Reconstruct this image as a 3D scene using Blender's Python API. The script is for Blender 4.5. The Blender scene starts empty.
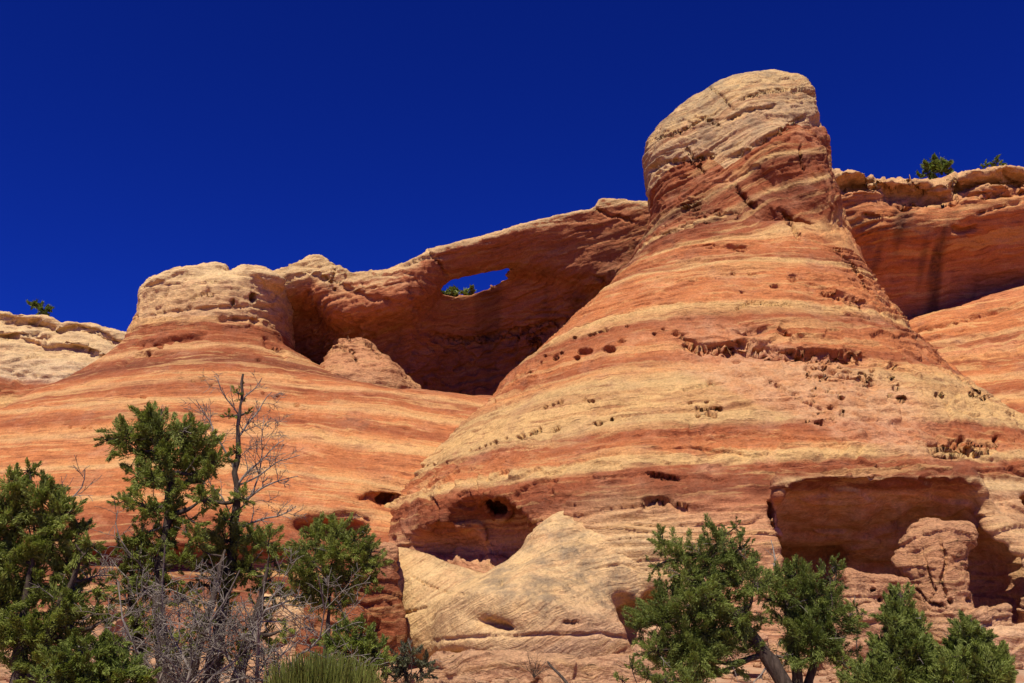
import bpy, math, random, time
import numpy as np
from mathutils import Vector

# ------------------------------------------------------------------ camera
scene = bpy.context.scene
COL = scene.collection
PITCH = math.radians(17.0)
CAMZ = 1.7
FPX = 1024 * 35.0 / 36.0
cam_data = bpy.data.cameras.new("camera")
cam_data.lens = 35.0
cam_data.sensor_width = 36.0
cam_data.clip_start = 0.1
cam_data.clip_end = 3000.0
cam = bpy.data.objects.new("camera", cam_data)
cam.location = (0, 0, CAMZ)
cam.rotation_euler = (math.pi / 2 + PITCH, 0, 0)
COL.objects.link(cam)
scene.camera = cam

# ------------------------------------------------------------------ light
SUN_ELEV = math.radians(58.0)
SUN_AZ = math.radians(-17.0)          # measured from straight behind the camera, negative = from the left
sun_vec = Vector((math.sin(SUN_AZ) * math.cos(SUN_ELEV), -math.cos(SUN_AZ) * math.cos(SUN_ELEV), math.sin(SUN_ELEV)))
sun_data = bpy.data.lights.new("sun", 'SUN')
sun_data.energy = 5.0
sun_data.angle = math.radians(0.5)
sun_data.color = (1.0, 0.94, 0.82)
sun = bpy.data.objects.new("sun", sun_data)
sun.rotation_euler = (-sun_vec).to_track_quat('-Z', 'Y').to_euler()
sun.location = (0, 0, 80)
COL.objects.link(sun)

world = bpy.data.worlds.new("World")
scene.world = world
world.use_nodes = True
wn = world.node_tree
for n in list(wn.nodes):
    wn.nodes.remove(n)
w_out = wn.nodes.new('ShaderNodeOutputWorld')
w_bg = wn.nodes.new('ShaderNodeBackground')
w_sky = wn.nodes.new('ShaderNodeTexSky')
w_sky.sky_type = 'NISHITA'
w_sky.sun_disc = False
w_sky.sun_elevation = SUN_ELEV
w_sky.sun_rotation = math.radians(180.0) + SUN_AZ * -1.0
w_sky.altitude = 1800
w_sky.air_density = 1.0
w_sky.dust_density = 0.0
w_sky.ozone_density = 3.0
w_mul = wn.nodes.new('ShaderNodeMix')
w_mul.data_type = 'RGBA'
w_mul.blend_type = 'MULTIPLY'
w_mul.inputs[0].default_value = 1.0
w_mul.inputs[7].default_value = (0.025, 0.074, 0.40, 1)   # polarised, deep desert blue
w_gam = wn.nodes.new('ShaderNodeGamma')
w_gam.inputs[1].default_value = 1.35
wn.links.new(w_sky.outputs[0], w_gam.inputs[0])
wn.links.new(w_gam.outputs[0], w_mul.inputs[6])
wn.links.new(w_mul.outputs[2], w_bg.inputs[0])
w_bg.inputs[1].default_value = 0.12
wn.links.new(w_bg.outputs[0], w_out.inputs[0])

scene.view_settings.view_transform = 'Standard'
scene.view_settings.look = 'None'
scene.view_settings.gamma = 1.0
scene.view_settings.use_curve_mapping = False
scene.view_settings.exposure = 0.22
scene.cycles.max_bounces = 6
scene.cycles.diffuse_bounces = 4

# ------------------------------------------------------------------ helpers
CP, SP = math.cos(PITCH), math.sin(PITCH)

def P(px, py, Y):
    """world point seen at picture position (px, py), Y metres ahead"""
    u = (px - 512.0) / FPX
    v = (341.5 - py) / FPX
    t = Y / (CP - v * SP)
    return np.array([u * t, Y, CAMZ + (SP + v * CP) * t])

def proj(V):
    x, y, z = V[:, 0], V[:, 1], V[:, 2] - CAMZ
    d = y * CP + z * SP
    up = -y * SP + z * CP
    return 512.0 + FPX * x / d, 341.5 - FPX * up / d, d

LAT = np.random.RandomState(7).rand(64, 64, 64).astype(np.float32) * 2 - 1
LATF = LAT.ravel()

def vnoise(p):
    i = np.floor(p)
    f = (p - i).astype(np.float32)
    i = i.astype(np.int32) & 63
    j = (i + 1) & 63
    u = f * f * (3 - 2 * f)
    x0, y0, z0 = i[:, 0] * 4096, i[:, 1] * 64, i[:, 2]
    x1, y1, z1 = j[:, 0] * 4096, j[:, 1] * 64, j[:, 2]
    ux, uy, uz = u[:, 0], u[:, 1], u[:, 2]
    def g(a, b, c):
        return LATF[a + b + c]
    a = g(x0, y0, z0); a += ux * (g(x1, y0, z0) - a)
    b = g(x0, y1, z0); b += ux * (g(x1, y1, z0) - b)
    c = g(x0, y0, z1); c += ux * (g(x1, y0, z1) - c)
    d = g(x0, y1, z1); d += ux * (g(x1, y1, z1) - d)
    a += uy * (b - a); c += uy * (d - c)
    return a + uz * (c - a)

def fbm(p, octaves=4, gain=0.5, off=0.0):
    r = np.zeros(len(p), np.float32)
    amp, tot = 1.0, 0.0
    q = p + off
    for k in range(octaves):
        r += amp * vnoise(q)
        tot += amp
        amp *= gain
        q = q * 2.03 + 11.7
    return r / tot

def sstep(a, b, x):
    t = np.clip((x - a) / (b - a), 0, 1)
    return t * t * (3 - 2 * t)

def smin(a, b, k):
    h = np.clip(0.5 + 0.5 * (b - a) / k, 0, 1)
    return b + (a - b) * h - k * h * (1 - h)

def smax(a, b, k):
    return -smin(-a, -b, k)

def ell(X, Y, Z, c, r, roty=0.0, rotz=0.0):
    dx, dy, dz = X - c[0], Y - c[1], Z - c[2]
    if rotz:
        ca, sa = math.cos(rotz), math.sin(rotz)
        dx, dy = dx * ca + dy * sa, -dx * sa + dy * ca
    if roty:
        ca, sa = math.cos(roty), math.sin(roty)
        dx, dz = dx * ca + dz * sa, -dx * sa + dz * ca
    q = np.sqrt((dx / r[0]) ** 2 + (dy / r[1]) ** 2 + (dz / r[2]) ** 2)
    return (q - 1) * min(r)

def rcone(X, Y, Z, a, b, ra, rb, flat=1.0):
    ab = b - a
    L2 = float(ab @ ab)
    h = ((X - a[0]) * ab[0] + (Y - a[1]) * ab[1] + (Z - a[2]) * ab[2]) / L2
    h = np.clip(h, 0, 1)
    dx, dy, dz = X - a[0] - h * ab[0], (Y - a[1] - h * ab[1]) * flat, Z - a[2] - h * ab[2]
    return np.sqrt(dx * dx + dy * dy + dz * dz) - (ra + (rb - ra) * h)

def rbox(X, Y, Z, c, s, r, rotz=0.0, roty=0.0):
    dx, dy, dz = X - c[0], Y - c[1], Z - c[2]
    if rotz:
        ca, sa = math.cos(rotz), math.sin(rotz)
        dx, dy = dx * ca + dy * sa, -dx * sa + dy * ca
    if roty:
        ca, sa = math.cos(roty), math.sin(roty)
        dx, dz = dx * ca + dz * sa, -dx * sa + dz * ca
    qx, qy, qz = np.abs(dx) - s[0] + r, np.abs(dy) - s[1] + r, np.abs(dz) - s[2] + r
    out = np.sqrt(np.maximum(qx, 0) ** 2 + np.maximum(qy, 0) ** 2 + np.maximum(qz, 0) ** 2)
    return out + np.minimum(np.maximum(qx, np.maximum(qy, qz)), 0) - r

def surface_nets(f, origin, h):
    f = f.astype(np.float32)
    nx, ny, nz = f.shape
    ins = f < 0
    cnt = np.zeros((nx - 1, ny - 1, nz - 1), np.int8)
    for i in (0, 1):
        for j in (0, 1):
            for k in (0, 1):
                cnt += ins[i:nx - 1 + i, j:ny - 1 + j, k:nz - 1 + k]
    act = (cnt > 0) & (cnt < 8)
    ci, cj, ck = np.nonzero(act)
    idx = np.full(act.shape, -1, np.int32)
    idx[ci, cj, ck] = np.arange(len(ci), dtype=np.int32)
    acc = np.zeros((len(ci), 3), np.float32)
    num = np.zeros(len(ci), np.float32)
    for ax in range(3):
        o = [(1, 2), (0, 2), (0, 1)][ax]
        for a in (0, 1):
            for b in (0, 1):
                o0 = [0, 0, 0]; o0[o[0]] = a; o0[o[1]] = b
                o1 = list(o0); o1[ax] = 1
                f0 = f[ci + o0[0], cj + o0[1], ck + o0[2]]
                f1 = f[ci + o1[0], cj + o1[1], ck + o1[2]]
                m = (f0 < 0) != (f1 < 0)
                t = np.where(m, f0 / np.where(m, f0 - f1, 1), 0)
                p = np.zeros((len(ci), 3), np.float32)
                p[:, o[0]] = a; p[:, o[1]] = b; p[:, ax] = t
                acc[m] += p[m]; num[m] += 1
    V = acc / num[:, None]
    V[:, 0] += ci; V[:, 1] += cj; V[:, 2] += ck
    V = V * h + np.array(origin, np.float32)
    quads = []
    for ax in range(3):
        s0 = [slice(1, -1)] * 3; s1 = [slice(1, -1)] * 3
        s0[ax] = slice(0, f.shape[ax] - 1); s1[ax] = slice(1, f.shape[ax])
        a, b = ins[tuple(s0)], ins[tuple(s1)]
        m = a != b
        e = list(np.nonzero(m))
        sgn = a[m]
        o = [d for d in range(3) if d != ax]
        for d in o:
            e[d] = e[d] + 1
        def cell(da, db):
            q = [e[0], e[1], e[2]]
            q[o[0]] = e[o[0]] + da; q[o[1]] = e[o[1]] + db
            return idx[q[0], q[1], q[2]]
        q = np.stack([cell(-1, -1), cell(0, -1), cell(0, 0), cell(-1, 0)], 1)
        flip = sgn if ax == 1 else ~sgn
        q[flip] = q[flip][:, ::-1]
        quads.append(q)
    Q = np.concatenate(quads)
    Q = Q[(Q >= 0).all(1)]
    return V, Q

def make_mesh(name, V, Q, attrs=None, smooth=True):
    me = bpy.data.meshes.new(name)
    n, k = Q.shape
    me.vertices.add(len(V)); me.loops.add(n * k); me.polygons.add(n)
    me.vertices.foreach_set('co', np.ascontiguousarray(V, np.float32).ravel())
    me.loops.foreach_set('vertex_index', np.ascontiguousarray(Q, np.int32).ravel())
    me.polygons.foreach_set('loop_start', np.arange(0, n * k, k, dtype=np.int32))
    me.polygons.foreach_set('loop_total', np.full(n, k, np.int32))
    me.update(calc_edges=True)
    if smooth:
        me.polygons.foreach_set('use_smooth', np.ones(n, bool))
    for an, av in (attrs or {}).items():
        if av.ndim == 1:
            at = me.attributes.new(an, 'FLOAT', 'POINT')
            at.data.foreach_set('value', np.ascontiguousarray(av, np.float32))
        else:
            at = me.attributes.new(an, 'FLOAT_COLOR', 'POINT')
            c = np.ones((len(av), 4), np.float32); c[:, :av.shape[1]] = av
            at.data.foreach_set('color', c.ravel())
    return me

def link(name, me, mat, parent=None):
    o = bpy.data.objects.new(name, me)
    COL.objects.link(o)
    if mat is not None:
        me.materials.append(mat)
    if parent is not None:
        o.parent = parent
    return o

def tag(o, label=None, cat=None, group=None, kind=None):
    if label: o['label'] = label
    if cat: o['category'] = cat
    if group: o['group'] = group
    if kind: o['kind'] = kind
    return o

def empty(name, loc=(0, 0, 0)):
    o = bpy.data.objects.new(name, None)
    COL.objects.link(o)
    o.location = loc
    return o

def vnormals(V, Q):
    n = np.cross(V[Q[:, 2]] - V[Q[:, 0]], V[Q[:, 3]] - V[Q[:, 1]])
    N = np.zeros((len(V), 3))
    for k in range(4):
        for d in range(3):
            N[:, d] += np.bincount(Q[:, k], n[:, d], len(V))
    return (N / np.maximum(np.linalg.norm(N, axis=1), 1e-9)[:, None]).astype(np.float32)

def subdivide(V, Q, levels):
    """Catmull-Clark: split every quad, then pull each vertex to the mean of its faces"""
    for _ in range(levels):
        nv, nq = len(V), len(Q)
        Qn = np.roll(Q, -1, 1)
        lo = np.minimum(Q, Qn).astype(np.int64); hi = np.maximum(Q, Qn).astype(np.int64)
        key, inv = np.unique((lo * nv + hi).ravel(), return_inverse=True)
        inv = inv.reshape(nq, 4)
        E = 0.5 * (V[key // nv] + V[key % nv])
        F = V[Q].mean(1)
        W = np.concatenate([V, E, F]).astype(np.float32)
        e = inv + nv
        f = np.arange(nq) + nv + len(E)
        R = np.concatenate([np.stack([Q[:, k], e[:, k], f, e[:, (k + 3) % 4]], 1) for k in range(4)]).astype(np.int32)
        C = W[R].mean(1)
        cnt = np.bincount(R.ravel(), minlength=len(W)).astype(np.float32)
        cen = np.zeros_like(W)
        for d in range(3):
            acc = np.zeros(len(W))
            for k in range(4): acc += np.bincount(R[:, k], C[:, d], len(W))
            cen[:, d] = acc / np.maximum(cnt, 1)
        V = W + (cen - W) * np.minimum(4.0 / np.maximum(cnt, 1), 1.34)[:, None]
        Q = R
    return V.astype(np.float32), Q

def subset(V, Q, A, mask):
    q = Q[mask]
    used = np.zeros(len(V), bool); used[q.ravel()] = True
    mp = np.cumsum(used) - 1
    return V[used], mp[q].astype(np.int32), {k: a[used] for k, a in A.items()}

def grid(lo, hi, h):
    n = [int(round((hi[d] - lo[d]) / h)) + 1 for d in range(3)]
    ax = [(lo[d] + h * np.arange(n[d])).astype(np.float32) for d in range(3)]
    return ax[0][:, None, None], ax[1][None, :, None], ax[2][None, None, :]

def boxed(f, X, Y, Z, h):
    """close the shape just inside the grid"""
    for A in (X, Y, Z):
        lo, hi = float(A.min()) + 1.5 * h, float(A.max()) - 1.5 * h
        f = np.maximum(f, np.maximum(lo - A, A - hi))
    return f

# sculpting strokes, given where they are seen and pressed into the rock along its normal
def poly_dist(px, py, pts):
    best = np.full(len(px), 1e9, np.float32); side = np.zeros(len(px), np.float32); par = np.zeros(len(px), np.float32)
    n = len(pts) - 1
    for k in range(n):
        (x0, y0), (x1, y1) = pts[k], pts[k + 1]
        dx, dy = x1 - x0, y1 - y0
        L2 = dx * dx + dy * dy
        t = np.clip(((px - x0) * dx + (py - y0) * dy) / L2, 0, 1)
        ex, ey = px - x0 - t * dx, py - y0 - t * dy
        d = np.hypot(ex, ey)
        m = d < best
        best[m] = d[m]; side[m] = ey[m]; par[m] = (k + t[m]) / n
    return best, side, par

def sculpt(V, N, strokes, scale=1.0):
    px, py, dep = proj(V)
    view = np.array([0, 0, CAMZ], np.float32) - V
    view /= np.linalg.norm(view, axis=1)[:, None]
    face = sstep(-0.02, 0.15, (view * N).sum(1))
    D = np.zeros(len(V), np.float32)
    pre = face > 0
    jit = vnoise(V * 2.3) * 1.0
    for st in strokes:
        kind = st[0]
        if kind == 'hole':                     # px, py, rx, ry, depth
            _, x, y, rx, ry, d = st
            m = pre & (np.abs(px - x) < rx * 1.6 + 2) & (np.abs(py - y) < ry * 1.6 + 2)
            if m.any():
                q = np.hypot((px[m] - x) / rx, (py[m] - y) / ry) + jit[m] * 0.12
                D[m] = np.maximum(D[m], d * 1.7 * (1 - sstep(0.7, 1.1, q)) * face[m])
        elif kind == 'crack':                  # pts, halfwidth, depth
            _, pts, w, d = st
            xs = [p[0] for p in pts]; ys = [p[1] for p in pts]
            m = pre & (px > min(xs) - 10) & (px < max(xs) + 10) & (py > min(ys) - 10) & (py < max(ys) + 10)
            if m.any():
                b, s, t = poly_dist(px[m] + jit[m] * 2.5, py[m] + np.roll(jit, 99)[m] * 2.5, pts)
                D[m] = np.maximum(D[m], d * (1 - sstep(w * 0.4, w * 1.5, b)) * face[m] * np.minimum(1, 4 * np.minimum(t, 1 - t) + 0.35))
        elif kind in ('ledge', 'lip'):         # pts, height below (or proud above), depth
            _, pts, hgt, d = st
            xs = [p[0] for p in pts]; ys = [p[1] for p in pts]
            m = pre & (px > min(xs) - hgt) & (px < max(xs) + hgt) & (py > min(ys) - hgt - 8) & (py < max(ys) + hgt + 8)
            if m.any():
                yl = np.interp(px[m], xs, ys) + jit[m] * 1.0
                s = py[m] - yl
                ends = sstep(0, 0.15, (px[m] - xs[0]) / (xs[-1] - xs[0])) * sstep(0, 0.15, (xs[-1] - px[m]) / (xs[-1] - xs[0]))
                if kind == 'ledge':
                    v = sstep(-1.2, 1.2, s) * (1 - sstep(hgt * 0.25, hgt, s))
                else:
                    v = -(1 - sstep(-1.2, 1.2, s)) * sstep(-hgt, -hgt * 0.2, s)
                v = v * d * ends * face[m] * (0.75 + 0.5 * jit[m])
                D[m] = np.where(np.abs(v) > np.abs(D[m]), v, D[m])
    return V - N * (D * scale)[:, None]

# ------------------------------------------------------------------ materials
def nodes_of(name):
    m = bpy.data.materials.new(name)
    m.use_nodes = True
    nt = m.node_tree
    for n in list(nt.nodes):
        nt.nodes.remove(n)
    return m, nt

def mathn(nt, op, a, b=None, c=None):
    n = nt.nodes.new('ShaderNodeMath'); n.operation = op
    for k, v in enumerate((a, b, c)):
        if v is None: continue
        if isinstance(v, (int, float)): n.inputs[k].default_value = v
        else: nt.links.new(v, n.inputs[k])
    return n.outputs[0]

def mixc(nt, fac, a, b, blend='MIX'):
    n = nt.nodes.new('ShaderNodeMix'); n.data_type = 'RGBA'; n.blend_type = blend
    for sock, v in ((n.inputs[0], fac), (n.inputs[6], a), (n.inputs[7], b)):
        if isinstance(v, (int, float)): sock.default_value = v
        elif isinstance(v, tuple): sock.default_value = (*v, 1)
        else: nt.links.new(v, sock)
    return n.outputs[2]

def noise_tex(nt, vec, scale, detail=5.0, rough=0.55, distort=0.0):
    n = nt.nodes.new('ShaderNodeTexNoise')
    n.inputs['Scale'].default_value = scale
    n.inputs['Detail'].default_value = detail
    n.inputs['Roughness'].default_value = rough
    n.inputs['Distortion'].default_value = distort
    if vec is not None: nt.links.new(vec, n.inputs['Vector'])
    return n.outputs[0]

def maprange(nt, v, a, b, c=0.0, d=1.0):
    n = nt.nodes.new('ShaderNodeMapRange'); n.clamp = True
    nt.links.new(v, n.inputs[0])
    for k, x in zip((1, 2, 3, 4), (a, b, c, d)): n.inputs[k].default_value = x
    return n.outputs[0]

RED = (0.31, 0.090, 0.036)
DRED = (0.185, 0.054, 0.026)
ORANGE = (0.50, 0.175, 0.062)
ORLT = (0.59, 0.262, 0.095)
TAN = (0.62, 0.37, 0.145)
YEL = (0.53, 0.325, 0.135)
PALE = (0.67, 0.455, 0.225)
CAPC = (0.58, 0.38, 0.17)

def rock_material(name, stops, stripe=0.55, wob=0.5, stripe_freq=1.0, pale=PALE, bump=1.0):
    """banded sandstone: a colour ramp over the bedding height kept in the attribute 'strata'"""
    m, nt = nodes_of(name)
    L = nt.links.new
    out = nt.nodes.new('ShaderNodeOutputMaterial')
    bs = nt.nodes.new('ShaderNodeBsdfPrincipled')
    bs.inputs['Roughness'].default_value = 0.95
    bs.inputs['Specular IOR Level'].default_value = 0.08
    L(bs.outputs[0], out.inputs[0])
    at = nt.nodes.new('ShaderNodeAttribute'); at.attribute_name = 'strata'
    am = nt.nodes.new('ShaderNodeAttribute'); am.attribute_name = 'marks'
    sep = nt.nodes.new('ShaderNodeSeparateColor'); L(am.outputs[0], sep.inputs[0])
    geo = nt.nodes.new('ShaderNodeNewGeometry')
    pos = geo.outputs['Position']
    s = at.outputs['Fac']
    big = noise_tex(nt, pos, 0.22, 4)
    med = noise_tex(nt, pos, 1.1, 4)
    s2 = mathn(nt, 'ADD', s, mathn(nt, 'MULTIPLY', mathn(nt, 'SUBTRACT', big, 0.5), wob * 2))
    s3 = mathn(nt, 'ADD', s2, mathn(nt, 'MULTIPLY', mathn(nt, 'SUBTRACT', med, 0.5), wob * 0.5))
    s0, s1 = stops[0][0], stops[-1][0]
    ramp = nt.nodes.new('ShaderNodeValToRGB')
    cr = ramp.color_ramp
    while len(cr.elements) > 1: cr.elements.remove(cr.elements[-1])
    for k, (sv, c) in enumerate(stops):
        p = (sv - s0) / (s1 - s0)
        e = cr.elements[0] if k == 0 else cr.elements.new(p)
        e.position = p; e.color = (*c, 1)
    L(maprange(nt, s3, s0, s1), ramp.inputs[0])
    # thin bedding lines
    sp = nt.nodes.new('ShaderNodeSeparateXYZ'); L(pos, sp.inputs[0])
    cb = nt.nodes.new('ShaderNodeCombineXYZ')
    L(mathn(nt, 'MULTIPLY', sp.outputs[0], 0.07), cb.inputs[0])
    L(mathn(nt, 'MULTIPLY', sp.outputs[1], 0.07), cb.inputs[1])
    L(mathn(nt, 'MULTIPLY', s2, 1.0), cb.inputs[2])
    st1 = noise_tex(nt, cb.outputs[0], 1.5 * stripe_freq, 3, 0.6)
    st2 = noise_tex(nt, cb.outputs[0], 6.0 * stripe_freq, 5, 0.65)
    light = maprange(nt, st1, 0.55, 0.60)
    dark = maprange(nt, st1, 0.45, 0.40)
    c = mixc(nt, mathn(nt, 'MULTIPLY', light, stripe), ramp.outputs[0], TAN)
    c = mixc(nt, mathn(nt, 'MULTIPLY', dark, stripe * 0.8), c, RED)
    brk0 = noise_tex(nt, pos, 0.6, 5, 0.65)
    fl = maprange(nt, st2, 0.555, 0.60)
    fd = maprange(nt, st2, 0.45, 0.405)
    c = mixc(nt, mathn(nt, 'MULTIPLY', mathn(nt, 'MULTIPLY', fl, 0.34), maprange(nt, brk0, 0.35, 0.55)), c, TAN)
    c = mixc(nt, mathn(nt, 'MULTIPLY', mathn(nt, 'MULTIPLY', fd, 0.55), maprange(nt, brk0, 0.62, 0.42)), c, DRED)
    # hairline bedding seams, broken up by weathering
    st3 = noise_tex(nt, cb.outputs[0], 17.0 * stripe_freq, 4, 0.7)
    brk = noise_tex(nt, pos, 0.9, 4, 0.65)
    seam = mathn(nt, 'MULTIPLY', maprange(nt, st3, 0.40, 0.33), maprange(nt, brk, 0.45, 0.62))
    c = mixc(nt, mathn(nt, 'MULTIPLY', seam, 0.55), c, (0.16, 0.062, 0.036))
    # scoured, greyer or fresher patches
    wz = noise_tex(nt, pos, 0.45, 6, 0.68)
    c = mixc(nt, maprange(nt, wz, 0.52, 0.72, 0.0, 0.45), c, (0.40, 0.20, 0.115))
    c = mixc(nt, maprange(nt, wz, 0.44, 0.30, 0.0, 0.40), c, (0.62, 0.30, 0.15))
    # fresh pinkish rock where plates spalled off, plus bounce light painted into shelter roof
    af = nt.nodes.new('ShaderNodeAttribute'); af.attribute_name = 'fresh_bounce'
    fn = noise_tex(nt, pos, 1.4, 5, 0.65)
    fc = mixc(nt, maprange(nt, fn, 0.4, 0.6), (0.50, 0.21, 0.095), (0.60, 0.32, 0.17))
    c = mixc(nt, mathn(nt, 'MULTIPLY', af.outputs['Fac'], 0.7), c, fc)
    # pale slickrock, dark varnish and painted alcove shade where the marks say so
    grain = noise_tex(nt, pos, 9.0, 6, 0.7)
    patch = noise_tex(nt, pos, 2.2, 5, 0.65)
    lich = noise_tex(nt, pos, 0.7, 5, 0.7)
    pc = mixc(nt, maprange(nt, st2, 0.35, 0.65), (pale[0] * 0.8, pale[1] * 0.72, pale[2] * 0.62), pale)
    c = mixc(nt, sep.outputs[0], c, pc)
    gy = mathn(nt, 'MULTIPLY', sep.outputs[2], maprange(nt, lich, 0.44, 0.62))
    c = mixc(nt, mathn(nt, 'MULTIPLY', gy, 0.65), c, (0.25, 0.18, 0.11))
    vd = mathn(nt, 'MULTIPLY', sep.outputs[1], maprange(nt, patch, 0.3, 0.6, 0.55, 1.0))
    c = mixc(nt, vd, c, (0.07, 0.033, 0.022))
    gv = mathn(nt, 'ADD', maprange(nt, grain, 0.25, 0.75, 0.66, 1.30), maprange(nt, patch, 0.3, 0.7, -0.14, 0.14))
    cg = nt.nodes.new('ShaderNodeCombineColor')
    for k in range(3): L(gv, cg.inputs[k])
    c = mixc(nt, 1.0, c, cg.outputs[0], 'MULTIPLY')
    L(c, bs.inputs['Base Color'])
    # relief finer than the mesh
    hgt = mathn(nt, 'ADD', mathn(nt, 'MULTIPLY', st2, 0.55), mathn(nt, 'MULTIPLY', grain, 0.35))
    hgt = mathn(nt, 'ADD', hgt, mathn(nt, 'MULTIPLY', patch, 0.6))
    hgt = mathn(nt, 'SUBTRACT', hgt, mathn(nt, 'MULTIPLY', seam, 0.25))
    bp = nt.nodes.new('ShaderNodeBump')
    bp.inputs['Strength'].default_value = 0.8 * bump
    bp.inputs['Distance'].default_value = 0.26
    L(hgt, bp.inputs['Height'])
    L(bp.outputs[0], bs.inputs['Normal'])
    return m

# ------------------------------------------------------------------ rock builder
def rock_surface(sdf, lo, hi, h, levels, low_amp=0.35, bed_amp=0.10, fine_amp=0.03, strata=None, strokes=(), post=None,
                 low_freq=0.22, close=True, rough_fn=None):
    T0 = time.time()
    X, Y, Z = grid(lo, hi, h)
    f = sdf(X, Y, Z)
    f = np.broadcast_to(f, (X.size, Y.size, Z.size))
    if close: f = boxed(f, X, Y, Z, h)
    T1 = time.time()
    V, Q = surface_nets(f, lo, h)
    T2 = time.time()
    N = vnormals(V, Q)
    V = V + N * (low_amp * fbm(V * low_freq, 3))[:, None].astype(np.float32)
    V, Q = subdivide(V, Q, levels)
    T3 = time.time()
    N = vnormals(V, Q)
    s = strata(V) if strata else V[:, 2].copy()
    B = np.stack([V[:, 0] * 0.16, V[:, 1] * 0.16, s * 1.1], 1)
    msk = sstep(-0.15, 0.45, fbm(V * 0.13, 2, off=31.0))
    n1 = fbm(B, 3, 0.55)
    saw = n1 * 2.2
    saw = saw - np.floor(saw)                   # stepped beds with a sharp underside
    d = bed_amp * (n1 * 0.9 + (sstep(0.0, 0.85, saw) * (1 - sstep(0.9, 1.0, saw)) - 0.5) * (0.25 + 0.75 * msk))
    d += bed_amp * 0.35 * fbm(B * np.array([1.8, 1.8, 3.6], np.float32), 3, 0.6)
    d += fine_amp * 1.5 * fbm(V * 1.7, 5, 0.68)
    if rough_fn is not None:                    # spalled, blocky zones
        w = rough_fn(V, s)
        k = w > 0.02
        U = V[k]
        q = 3.2 * fbm(U * np.array([0.33, 0.33, 0.42], np.float32), 3, 0.5, off=17.0) + 0.22 * s[k]
        q = q - np.floor(q)                     # exfoliated plates with sharp scarps
        q2 = 3.0 * fbm(U * np.array([0.9, 0.9, 1.2], np.float32), 2, 0.5, off=8.0)
        q2 = q2 - np.floor(q2)
        r2 = fbm(U * np.array([2.2, 2.2, 3.6], np.float32), 3, 0.6, off=5.0)
        d[k] += w[k] * (0.50 * (q * (1 - sstep(0.93, 1.0, q)) - 0.5) + 0.16 * (q2 * (1 - sstep(0.9, 1.0, q2)) - 0.5) + 0.10 * r2)
    V = V + N * d[:, None].astype(np.float32)
    if strokes:
        N = vnormals(V, Q)
        V = sculpt(V, N, strokes).astype(np.float32)
    print('TIMING grid', f.size, 'sdf %.2f nets %.2f sub %.2f detail %.2f verts %d' % (T1 - T0, T2 - T1, T3 - T2, time.time() - T3, len(V)))
    return V, Q, N, s
# ------------------------------------------------------------------ ground
def ground_h(x, y):
    b = np.interp(y, [-50, 0, 10, 20, 30, 36, 45, 60, 80, 120, 400], [-1.0, 0, 0.2, 0.5, 0.75, 0.9, 1.3, 2, 4, 6, 8])
    return b + 0.25 * np.sin(x * 0.21 + y * 0.13) * sstep(3, 12, y) + 0.12 * np.sin(x * 0.63 - y * 0.41)

def build_ground():
    xs = np.concatenate([np.linspace(-420, -40, 24)[:-1], np.linspace(-40, 40, 161), np.linspace(40, 420, 24)[1:]])
    ys = np.concatenate([np.linspace(-80, 0, 9)[:-1], np.linspace(0, 60, 121), np.linspace(60, 420, 24)[1:]])
    XX, YY = np.meshgrid(xs, ys, indexing='ij')
    V = np.stack([XX.ravel(), YY.ravel(), ground_h(XX, YY).ravel()], 1).astype(np.float32)
    near = (np.abs(V[:, 0]) < 45) & (V[:, 1] < 62)
    V[:, 2] += np.where(near, 0.10 * fbm(V * 0.9, 4, off=3.0), 0)
    nx, ny = len(xs), len(ys)
    i = (np.arange(nx - 1)[:, None] * ny + np.arange(ny - 1)[None, :]).ravel()
    Q = np.stack([i, i + ny, i + ny + 1, i + 1], 1)
    m, nt = nodes_of('red_sandy_soil')
    out = nt.nodes.new('ShaderNodeOutputMaterial'); bs = nt.nodes.new('ShaderNodeBsdfPrincipled')
    bs.inputs['Roughness'].default_value = 1.0; bs.inputs['Specular IOR Level'].default_value = 0.05
    nt.links.new(bs.outputs[0], out.inputs[0])
    geo = nt.nodes.new('ShaderNodeNewGeometry')
    a = noise_tex(nt, geo.outputs['Position'], 0.8, 6, 0.6)
    b = noise_tex(nt, geo.outputs['Position'], 14.0, 5, 0.7)
    c = mixc(nt, maprange(nt, a, 0.35, 0.65), (0.40, 0.20, 0.11), (0.50, 0.33, 0.20))
    c = mixc(nt, maprange(nt, b, 0.55, 0.75), c, (0.28, 0.15, 0.09))
    nt.links.new(c, bs.inputs['Base Color'])
    bp = nt.nodes.new('ShaderNodeBump'); bp.inputs['Distance'].default_value = 0.05
    nt.links.new(b, bp.inputs['Height']); nt.links.new(bp.outputs[0], bs.inputs['Normal'])
    o = link('ground', make_mesh('ground', V, Q), m)
    tag(o, 'reddish sandy soil under the junipers at the foot of the rocks', 'ground', kind='structure')

build_ground()

# ------------------------------------------------------------------ main dome
DOME_CY = 62.0
_front = [(70, 61.2), (76, 60.0), (90, 58.8), (110, 58.0), (135, 57.4), (160, 57.0), (200, 56.0), (215, 55.2), (250, 52.5), (300, 48.5),
          (350, 45.3), (370, 43.9), (420, 41.4), (450, 39.9), (480, 38.9), (500, 38.3), (540, 37.9), (600, 37.5), (650, 37.0), (700, 36.5)]
_fz = np.array([P(720, py, Y)[2] for py, Y in _front])
_fy = np.array([Y for py, Y in _front])
def dome_yf(z): return np.interp(z, _fz[::-1], _fy[::-1])

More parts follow.
